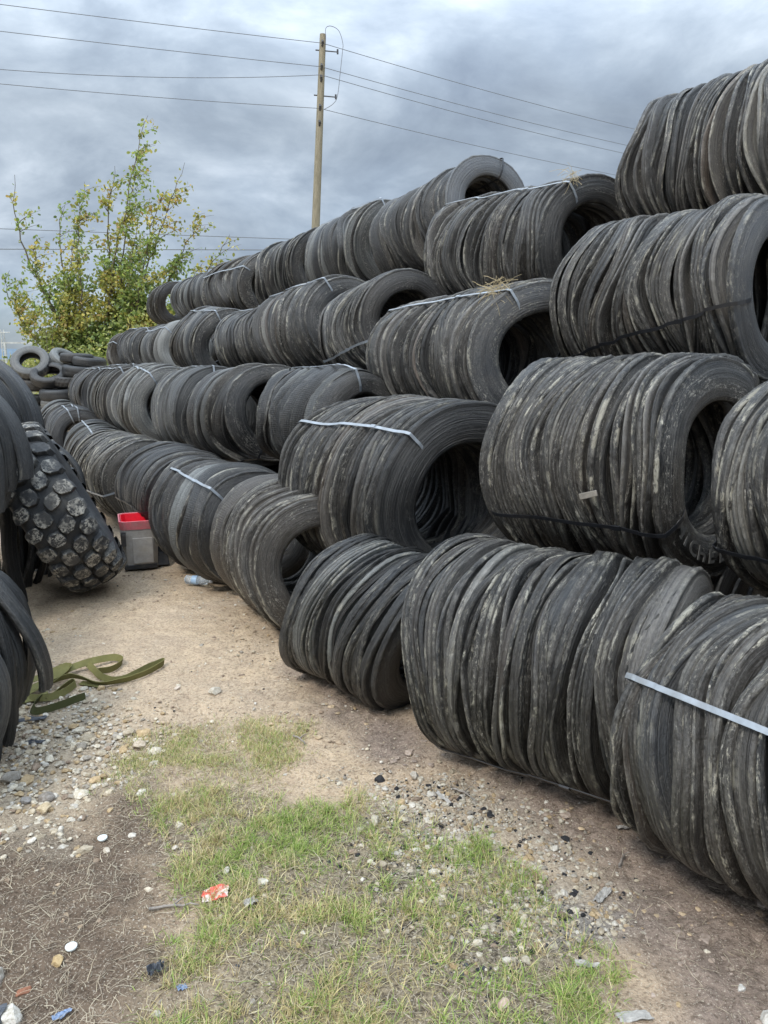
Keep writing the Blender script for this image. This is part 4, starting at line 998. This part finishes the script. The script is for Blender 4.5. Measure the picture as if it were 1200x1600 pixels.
# twigs
M_TWIG = flat_mat('grey_twig', (.24, .21, .18), .8, 60, .4, .4, .003)
for x, y, a, l, lab in ((-.36,3.02,-.9,.10,'forked grey twig above the grass'),(.30,2.62,-.8,.11,'grey twig among the chips by the mud'),(-.62,2.0,.15,.14,'thin straight straw twig on the soil'),(.78,2.25,1.1,.08,'short twig on the mud')):
    p = [np.array([x+math.cos(a)*l*(t-.5)+rng.normal()*.003, y+math.sin(a)*l*(t-.5)+rng.normal()*.003, float(ground_z(x, y)[0])+.010+.004*math.sin(t*3)]) for t in np.linspace(0, 1, 7)]
    b = MB(); b.tube(p, np.linspace(.005, .002, 7), 6); b.tube([p[3], p[3]+np.array([.02, .02, .008]), p[3]+np.array([.035, .03, .006])], [.003, .002, .001], 5)
    tag(b.build('twig', M_TWIG, smooth=True), lab, 'twig', 'twigs on the ground')

# dry grass tufts caught on straps
def tuft(x, y, z, n, s_, lab, droop=.5):
    V = []; F = []; T = []
    for i in range(n):
        d = rng.normal(size=3); d[2] = rng.normal()*.7-.1; d /= np.linalg.norm(d); d = d*np.array([1, .6, 1]); L = rng.uniform(.4, 1.3)*s_; p = np.array([x, y, z])+rng.normal(size=3)*s_*.22
        w = np.cross(d, [.5, -.8, .2]); w = w/np.linalg.norm(w)*.0016
        b0 = len(V)
        for k in range(5):
            V += [p-w, p+w]; p = p+d*L/4; d = d+np.array([rng.normal()*.25, rng.normal()*.2, -.18*droop+rng.normal()*.2])
        for k in range(4): q = b0+2*k; F.append((q, q+1, q+3, q+2))
        T += [np.array([.52, .42, .25])*rng.uniform(.7, 1.1)]*10
    tag(obj('dry_grass_tuft', mesh_np('dry_grass_tuft', V, F, [M_BL], None, {'tint': np.array(T)}, smooth=False)), lab, 'dry grass', 'dry grass caught on the straps')
def on_bundle(key, t, ang, dr=.03):
    e, mw, info, L, D = ROOTS[key]; r = D/2+dr
    return mw @ Vector(((t-.5)*L, r*math.cos(ang), r*math.sin(ang)))
p = on_bundle('3b', .90, d2(122)); tuft(p.x, p.y, p.z, 70, .11, 'dry grass tuft caught on the grey strap of the third-tier bundle with the black hole')
p = on_bundle('4b', .99, d2(118)); tuft(p.x, p.y, p.z, 34, .10, 'dry grass wisps hanging from the long grey strap of the treaded top-tier bundle', 1.2)
p = on_bundle('2b', .62, d2(207)-.32, .02)
b = MB(); b.box((0, 0, 0), (.040, .005, .013)); o = b.build('rubber_flap', flat_mat('pale_wood_scrap', (.20, .18, .15), .8, 40, .3), None, bevel=.003)
o.matrix_world = Matrix.Translation(p) @ Matrix.Rotation(d2(-40), 4, 'Z') @ Matrix.Rotation(d2(-18), 4, 'Y'); tag(o, 'short pale scrap stuck on the side of the lettered bundle below its strap', 'scrap')

# ------------------------------------------------------------------ tree and shrubs
M_BARK = flat_mat('grey_bark', (.13, .11, .085), .9, 12, .35, .6, .02)
def leaf_mat(name):
    s = NT(name); c = s.attr('tint', 'Color'); b = s.fin(c, .5, None, .35)
    tr = s.new('ShaderNodeBsdfTranslucent'); s.set(tr.inputs[0], s.mix(1, c, (1.1, 1.15, .7), 'MULTIPLY'))
    mx = s.new('ShaderNodeMixShader'); mx.inputs[0].default_value = .45
    s.l.new(s.b.outputs[0], mx.inputs[1]); s.l.new(tr.outputs[0], mx.inputs[2]); s.l.new(mx.outputs[0], s.out.inputs[0]); return b
M_LEAF = leaf_mat('autumn_leaf')
def leaves_mesh(name, P, size, tint, parent=None, droop=.3):
    n = len(P); R3 = rot_rand(n)
    base = np.array([(0, 0, 0), (.32, .28, .05), (.30, .72, 0), (0, 1.1, -.12), (-.30, .72, 0), (-.32, .28, .05)])
    base = base-[0, .5, 0]
    V = np.einsum('nij,vj->nvi', R3, base)*size[:, None, None]+P[:, None, :]
    F = np.array([(0, 1, 2, 3), (0, 3, 4, 5)]); FF = (F[None]+(np.arange(n)*6)[:, None, None]).reshape(-1, 4)
    return obj(name, mesh_np(name, V.reshape(-1, 3), FF, [M_LEAF], None, {'tint': np.repeat(tint, 6, axis=0)}, smooth=False), parent)
PAL = np.array([(.30,.34,.12),(.39,.41,.15),(.50,.47,.18),(.20,.23,.09),(.42,.32,.15),(.58,.53,.20)])
def leaf_tint(n, p): return PAL[rng.choice(6, n, p=p)]*rng.uniform(.7, 1.2, (n, 1))
def bez(a, b, c, d, n):
    t = np.linspace(0, 1, n)[:, None]; return (1-t)**3*a+3*(1-t)**2*t*b+3*(1-t)*t*t*c+t**3*d
base = np.array([-8.1, 22.6, 0.])
tb = MB(); LP = []; 
stems = [((-6.55,22.2,8.0),.9),((-7.0,22.8,7.3),.8),((-10.2,22.1,6.5),.5),((-9.3,23.1,5.9),.6),((-7.75,22.9,6.9),.8),((-8.3,22.0,6.3),.8),((-5.7,22.5,6.9),.8),((-5.5,23.0,5.7),.8),((-4.5,22.3,5.0),.35),
         ((-10.9,22.8,4.1),.7),((-9.8,22.2,4.9),.8),((-6.2,22.0,6.0),.9),((-8.8,22.6,5.2),.9),((-7.2,23.3,5.8),1.),((-10.3,22.0,3.6),.8),((-6.0,22.9,4.6),1.0),((-9.2,22.9,3.6),1.),((-5.3,22.2,4.2),1.)]
for (tip, dens) in stems:
    tip = np.array(tip); h = tip[2]
    st = base+np.array([rng.normal()*.25, rng.normal()*.25, 0])
    c1 = st+np.array([(tip[0]-st[0])*.35+rng.normal()*.2, (tip[1]-st[1])*.3, h*.35]); c2 = tip-np.array([.15+rng.uniform(.1, .5), rng.normal()*.2, h*.30])
    tip2 = tip+np.array([.25, 0, -.05])
    C_ = bez(st, c1, c2, tip2, 26); C_[1:-1] += rng.normal(size=(24, 3))*.03
    tb.tube(C_, np.linspace(.048, .004, 26)*rng.uniform(.8, 1.2), 6)
    nb_ = int(20*dens+12)
    for k in range(nb_):
        t = rng.uniform(.26, .99) if rng.random() < .8 else rng.uniform(.12, .5); i = int(t*25); p = C_[i]
        az = rng.uniform(0, 2*PI); L = (1.1*(1-t)+.24)*rng.uniform(.5, 1.15)
        d = np.array([math.cos(az)*.8+.25*t, math.sin(az)*.6, rng.uniform(.25, 1.1)]); d /= np.linalg.norm(d)
        q = bez(p, p+d*L*.35, p+d*L*.7+np.array([.05, 0, .1*L]), p+d*L+np.array([.28*t+.05, 0, .10*L]), 8)
        tb.tube(q, np.linspace(.016*(1.2-t)+.004, .003, 8), 4, False)
        nl = int((24+50*(1-t))*L*dens*1.6+7)
        tt_ = rng.uniform(.15, 1.02, nl); ii = np.clip(tt_*7, 0, 6.999); i0 = ii.astype(int); f = (ii-i0)[:, None]
        i1 = np.minimum(i0+1, 7)
        LP.append(q[i0]*(1-f)+q[i1]*f+rng.normal(size=(nl, 3))*np.array([.075, .075, .065])*(1+.8*(1-t)))
    nl = int(34*dens*2); tt_ = rng.uniform(.5, 1.0, nl); ii = (tt_*25).astype(int)
    LP.append(C_[ii]+rng.normal(size=(nl, 3))*.05)
LP = np.concatenate(LP)
# ragged understory leaves around the base
n = 1500; q = rng.normal(size=(n, 3))*np.array([1.15, .7, .85])+np.array([-7.6, 22.6, 2.2]); q = q[(q[:, 2] > .2) & (vnoise(q[:, 0]*2.4+50, q[:, 2]*2.4+9, 71) > .38)]
LP = np.concatenate([LP, q])
e = empty('tree', Matrix.Translation(Vector(base))); tag(e, 'tall sparse multi-stemmed tree with yellow-green wind-blown leaves behind the wall end', 'tree')
o = tb.build('trunk', M_BARK, e, smooth=True); o.matrix_local = Matrix.Translation(-Vector(base))
hi = sstep(3.0, 5.5, LP[:, 2])
tn = np.where((rng.random(len(LP)) < hi)[:, None], leaf_tint(len(LP), [.25,.25,.15,.12,.18,.05]), leaf_tint(len(LP), [.28,.24,.16,.18,.06,.08]))
clump = sstep(.35, .65, fbm(LP[:, 0]*1.6+30, LP[:, 2]*1.6+10, 61, 2))[:, None]
tn = tn*(1-.0*clump)*np.where(clump > .5, np.array([[1.15, 1.05, .9]]), np.array([[.8, .95, .9]]))
o = leaves_mesh('crown', LP, rng.uniform(.06, .125, len(LP)), tn, e); o.matrix_local = Matrix.Translation(-Vector(base))
print('leaves', len(LP))
def shrub(x, y, w, h, n, lab, p=(.3,.25,.1,.25,.05,.05), grp=None, size=(.06, .12)):
    b = MB(); pts = []
    for k in range(9):
        a = rng.uniform(0, 2*PI); t = np.array([x+math.cos(a)*w*.6*rng.random(), y+math.sin(a)*w*.4, h*rng.uniform(.6, 1.0)]); C_ = bez(np.array([x, y, 0.]), np.array([x, y, h*.3]), t-[0, 0, h*.3], t, 10)
        b.tube(C_, np.linspace(.03, .005, 10), 5)
        m = n//9; i = rng.integers(3, 10, m); pts.append(C_[i]+rng.normal(size=(m, 3))*np.array([w*.22, w*.2, h*.13]))
    pts = np.concatenate(pts); pts = pts[(pts[:, 2] > .05) & (pts[:, 2] < h*1.08)]
    e = empty('shrub', Matrix.Translation((x, y, 0))); tag(e, lab, 'shrub', grp)
    o = b.build('stems', M_BARK, e, smooth=True); o.matrix_local = Matrix.Translation((-x, -y, 0))
    o = leaves_mesh('foliage', pts, rng.uniform(size[0], size[1], len(pts)), leaf_tint(len(pts), list(p)), e); o.matrix_local = Matrix.Translation((-x, -y, 0))
shrub(-9.35, 22.0, 1.1, 2.9, 1500, 'narrow leafy bush left of the tree base with bare twigs beside it')
shrub(-6.2, 21.5, 1.7, 2.7, 1700, 'yellowish bush filling in below the tree beside the wall end', (.2,.3,.25,.12,.05,.08))
shrub(-7.6, 20.6, 1.4, 2.0, 1600, 'low green bush right behind the heap of whole tyres')
for x, y, w, h, lab in ((-17.5,40,3.,1.9,'leftmost low bush on the horizon behind the heap'),(-14.8,39,3.,2.1,'second low bush on the horizon behind the heap'),(-12.3,38,3.,2.0,'third low bush on the horizon behind the heap'),(-9.5,37,3.5,2.2,'rightmost low bush on the horizon, mostly behind the tree')):
    shrub(x, y, w, h, 1800, lab, (.15,.3,.3,.1,.1,.05), 'low bushes on the horizon', (.12, .22))

# ------------------------------------------------------------------ pole and wires
M_WOOD = NT('weathered_pole_wood'); t_ = M_WOOD.new('ShaderNodeTexCoord').outputs['Object']
g_ = M_WOOD.noise(M_WOOD.vmath('MULTIPLY', t_, (9., 9., .6)), 4, 5, .7)
M_WOOD = M_WOOD.fin(M_WOOD.mix(M_WOOD.ramp(g_, [(.3, 0), (.7, 1)]), (.17, .15, .105), (.36, .32, .235)), .85, M_WOOD.bump(g_, .5, .02), .2)
M_WIRE = flat_mat('aluminium_wire', (.16, .17, .19), .5, 3, .05); M_FIT = flat_mat('dark_fitting', (.05, .05, .055), .5, 10)
PB = Vector((-2.66, 27.5, 0)); PT = Vector((-1.98, 27.5, 11.9)); pd = (PT-PB)
e = empty('utility_pole', Matrix.Translation(PB)); tag(e, 'weathered wooden utility pole leaning slightly right, behind the wall of bundles', 'utility pole')
def onpole(z): return PB+pd*(z/11.9)
b = MB(); b.tube([np.array(pd*(t)) for t in np.linspace(0, 1, 12)], np.linspace(.175, .102, 12), 20); b.build('pole', M_WOOD, e, smooth=False)
for z in (11.42, 8.72+1.35):
    p0 = onpole(z)-PB; b = MB(); b.tube([np.array(p0)-[.22, .0, -.02], np.array(p0)+[.52, -.05, -.06]], [.022, .018], 8); b.tube([np.array(p0)+[.50, -.05, -.12], np.array(p0)+[.50, -.05, .02]], [.03, .03], 8); b.build('bracket', M_FIT, e)
p = [(.1,11.75),(.1,12.06),(.28,12.12),(.52,11.98),(.66,11.62),(.66,11.36),(.62,10.8),(.56,10.06),(.42,9.8),(.10,9.62)]
arr = np.array([[onpole(min(z, 11.9)).x-PB.x+dx, -.06, z] for dx, z in p]); tt_ = np.linspace(0, len(arr)-1, 50)
i = np.clip(tt_.astype(int), 0, len(arr)-2); f = (tt_-i)[:, None]; g = lambda k: arr[np.clip(k, 0, len(arr)-1)]
C_ = .5*(2*g(i)+(-g(i-1)+g(i+1))*f+(2*g(i-1)-5*g(i)+4*g(i+1)-g(i+2))*f**2+(-g(i-1)+3*g(i)-3*g(i+1)+g(i+2))*f**3)
b = MB(); b.tube(C_, .010, 6); b.build('jumper_wire', M_WIRE, e)
for z in (11.6, 10.9, 10.55, 9.68, 9.2):
    q = onpole(z)-PB; b = MB(); b.tube([np.array(q)+[0, -.10, .09], np.array(q)+[0.02, -.15, .03], np.array(q)+[0, -.10, -.09]], [.03, .045, .03], 8); b.build('bolt_plate', M_FIT, e)
def wire(A, Bq, sag, r, lab, n=60):
    A = np.array(A); Bq = np.array(Bq); t = np.linspace(0, 1, n)[:, None]; C_ = A*(1-t)+Bq*t; C_[:, 2] -= (sag*4*t*(1-t))[:, 0]
    b = MB(); b.tube(C_, r, 6, False); tag(b.build('power_line', M_WIRE, smooth=True), lab, 'power line', 'overhead power lines')
for z, sagL, sagR, nm in ((11.6, .1, .5, 'topmost'), (10.9, .1, .5, 'second'), (10.66, .9, .6, 'third'), (9.65, .25, .5, 'lowest')):
    q = onpole(z)
    wire((q.x, q.y-.12, z), (-24.5, 19.8, z), sagL, .0095, nm+' wire running left from the wooden pole')
    wire((q.x, q.y-.12, z), (29., 47.0, z+.2), sagR, .0095, nm+' wire running right from the wooden pole')
wire((10., 32.4, 10.9), (8.0, 14.6, 7.3), .1, .009, 'thin wire rising from behind the top-tier bundle at the upper right')
wire((-60, 47.3, 10.3), (40, 47.3, 6.9), .0, .022, 'upper of two long wires crossing behind the tree')
wire((-60, 47.3, 8.0), (40, 47.3, 7.7), .0, .028, 'lower, thicker wire crossing behind the tree')

# far frame and hills
M_STEEL = flat_mat('pale_steel', (.5, .5, .48), .5, 2)
e = empty('lattice_mast', Matrix.Translation((-40.6, 84, 0))); tag(e, 'thin pale lattice mast on the horizon at the left edge', 'mast')
b = MB()
for dx in (-.25, .25): b.tube([(dx, 0, 0), (dx*.6, 0, 4.6)], .05, 6)
for k in range(8): z = k*.55; b.tube([(-.24+k*.01, 0, z), (.24-k*.01, 0, z+.55)], .03, 4)
b.build('lattice', M_STEEL, e)
b = MB(); b.tube([(-.8, 0, 4.3), (.8, 0, 4.3)], .05, 6); b.build('crossarm', M_STEEL, e)
e = empty('steel_gantry', Matrix.Translation((-38.0, 82, 0))); tag(e, 'small pale steel frame on the horizon beside the mast', 'gantry')
for dx in (-1.5, 1.6): b = MB(); b.box((dx, 0, 1.55), (.10, .1, 1.55)); b.build('post', M_STEEL, e)
b = MB(); b.box((0.05, 0, 3.18), (1.9, .1, .08)); b.build('beam', M_STEEL, e)
hx = np.linspace(-1500, 1200, 160); rows = []
hh_ = 8+18*fbm(hx*.004, hx*0+3, 81, 4)
prof_ = [(0, 0, -3), (60, .5, 0), (140, .85, 0), (220, 1., 0), (330, .6, 0), (480, 0, -3)]
V = np.array([[x, 1150+dy, h*k+z] for x, h in zip(hx, hh_) for dy, k, z in prof_])
tag(obj('hills', mesh_np('hills', V, grid_faces(len(hx), len(prof_))[:, ::-1], [flat_mat('haze_tinted_hills', (.10, .145, .19), .95, .01, .2)])), kind='structure')  # blue of the distance haze is put into the base colour

# ------------------------------------------------------------------ world, sun, camera
SUN_EL, SUN_AZ = d2(52), d2(215)     # azimuth clockwise from +Y
w = bpy.data.worlds.new('World'); sc.world = w; w.use_nodes = True
s = NT.__new__(NT); s.t = w.node_tree; s.n = s.t.nodes; s.l = s.t.links
bg = s.n['Background']; bg.inputs[1].default_value = .1
sky = s.new('ShaderNodeTexSky'); sky.sky_type = 'NISHITA'; sky.sun_disc = False; sky.sun_elevation = SUN_EL; sky.sun_rotation = SUN_AZ; sky.dust_density = 2.0
tcw = s.new('ShaderNodeTexCoord').outputs['Generated']
sp = s.new('ShaderNodeSeparateXYZ'); s.l.new(tcw, sp.inputs[0])
zc = s.math('MAXIMUM', sp.outputs[2], 0.0); den = s.math('ADD', zc, .46)
cb = s.new('ShaderNodeCombineXYZ'); s.l.new(s.math('ADD', s.math('DIVIDE', sp.outputs[0], den), 7.7), cb.inputs[0]); s.l.new(s.math('DIVIDE', sp.outputs[1], den), cb.inputs[1]); s.l.new(s.math('MULTIPLY', zc, 1.5), cb.inputs[2])
n1 = s.noise(cb.outputs[0], 3.4, 8, .58, .3); n2 = s.noise(cb.outputs[0], .9, 3, .5, .2); n3 = s.noise(cb.outputs[0], 7., 6, .6, .2)
cc = s.math('ADD', s.math('MULTIPLY', n1, .62), s.math('ADD', s.math('MULTIPLY', n2, .28), s.math('MULTIPLY', n3, .10)))
cloud = s.ramp(cc, [(.36, (2.3, 2.75, 3.35)), (.45, (3.2, 3.75, 4.4)), (.52, (4.5, 5.1, 5.8)), (.62, (7.4, 7.9, 8.4))])
CLOUD_SRC = cloud
# ramp colours are clamped for display only, so scale a 0-1 ramp up instead
s.n.remove(cloud.node)
cloud = s.ramp(cc, [(.35, (.185, .225, .28)), (.45, (.255, .305, .365)), (.52, (.335, .39, .45)), (.62, (.50, .555, .615))])
cloud = s.mix(1, cloud, (9.8, 9.9, 10.1), 'MULTIPLY')
cover = s.ramp(s.noise(cb.outputs[0], .6, 4, .55, .3), [(.30, .75), (.45, 1.0)])
lowblue = s.ramp(zc, [(.0, .35), (.05, .7), (.12, 1)])
mixc = s.mix(s.math('MULTIPLY', cover, lowblue), s.mix(1, sky.outputs[0], (.9, 1.0, 1.15), 'MULTIPLY'), cloud)
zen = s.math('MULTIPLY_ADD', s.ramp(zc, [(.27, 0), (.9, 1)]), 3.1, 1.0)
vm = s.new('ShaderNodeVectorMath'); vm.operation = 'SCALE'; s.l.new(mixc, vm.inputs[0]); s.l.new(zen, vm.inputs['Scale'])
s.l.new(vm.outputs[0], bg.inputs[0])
sl = bpy.data.lights.new('sun', 'SUN'); sl.energy = 1.5; sl.angle = d2(14); sl.color = (1, .96, .9)
so = bpy.data.objects.new('sun', sl); COL.objects.link(so)
dv = Vector((math.sin(SUN_AZ)*math.cos(SUN_EL), math.cos(SUN_AZ)*math.cos(SUN_EL), math.sin(SUN_EL)))
so.rotation_euler = dv.to_track_quat('Z', 'Y').to_euler()
cam = bpy.data.cameras.new('camera'); co = bpy.data.objects.new('camera', cam); COL.objects.link(co); sc.camera = co
co.location = (0, 0, 1.6); co.rotation_euler = (d2(90-11.3), 0, 0)
cam.sensor_fit = 'VERTICAL'; cam.sensor_height = 36; cam.sensor_width = 27; cam.lens = 1202/1600*36; cam.clip_start = .05; cam.clip_end = 5000
vs = sc.view_settings; vs.view_transform = 'Standard'; vs.look = 'None'; vs.gamma = 1; vs.use_curve_mapping = False; vs.exposure = .68
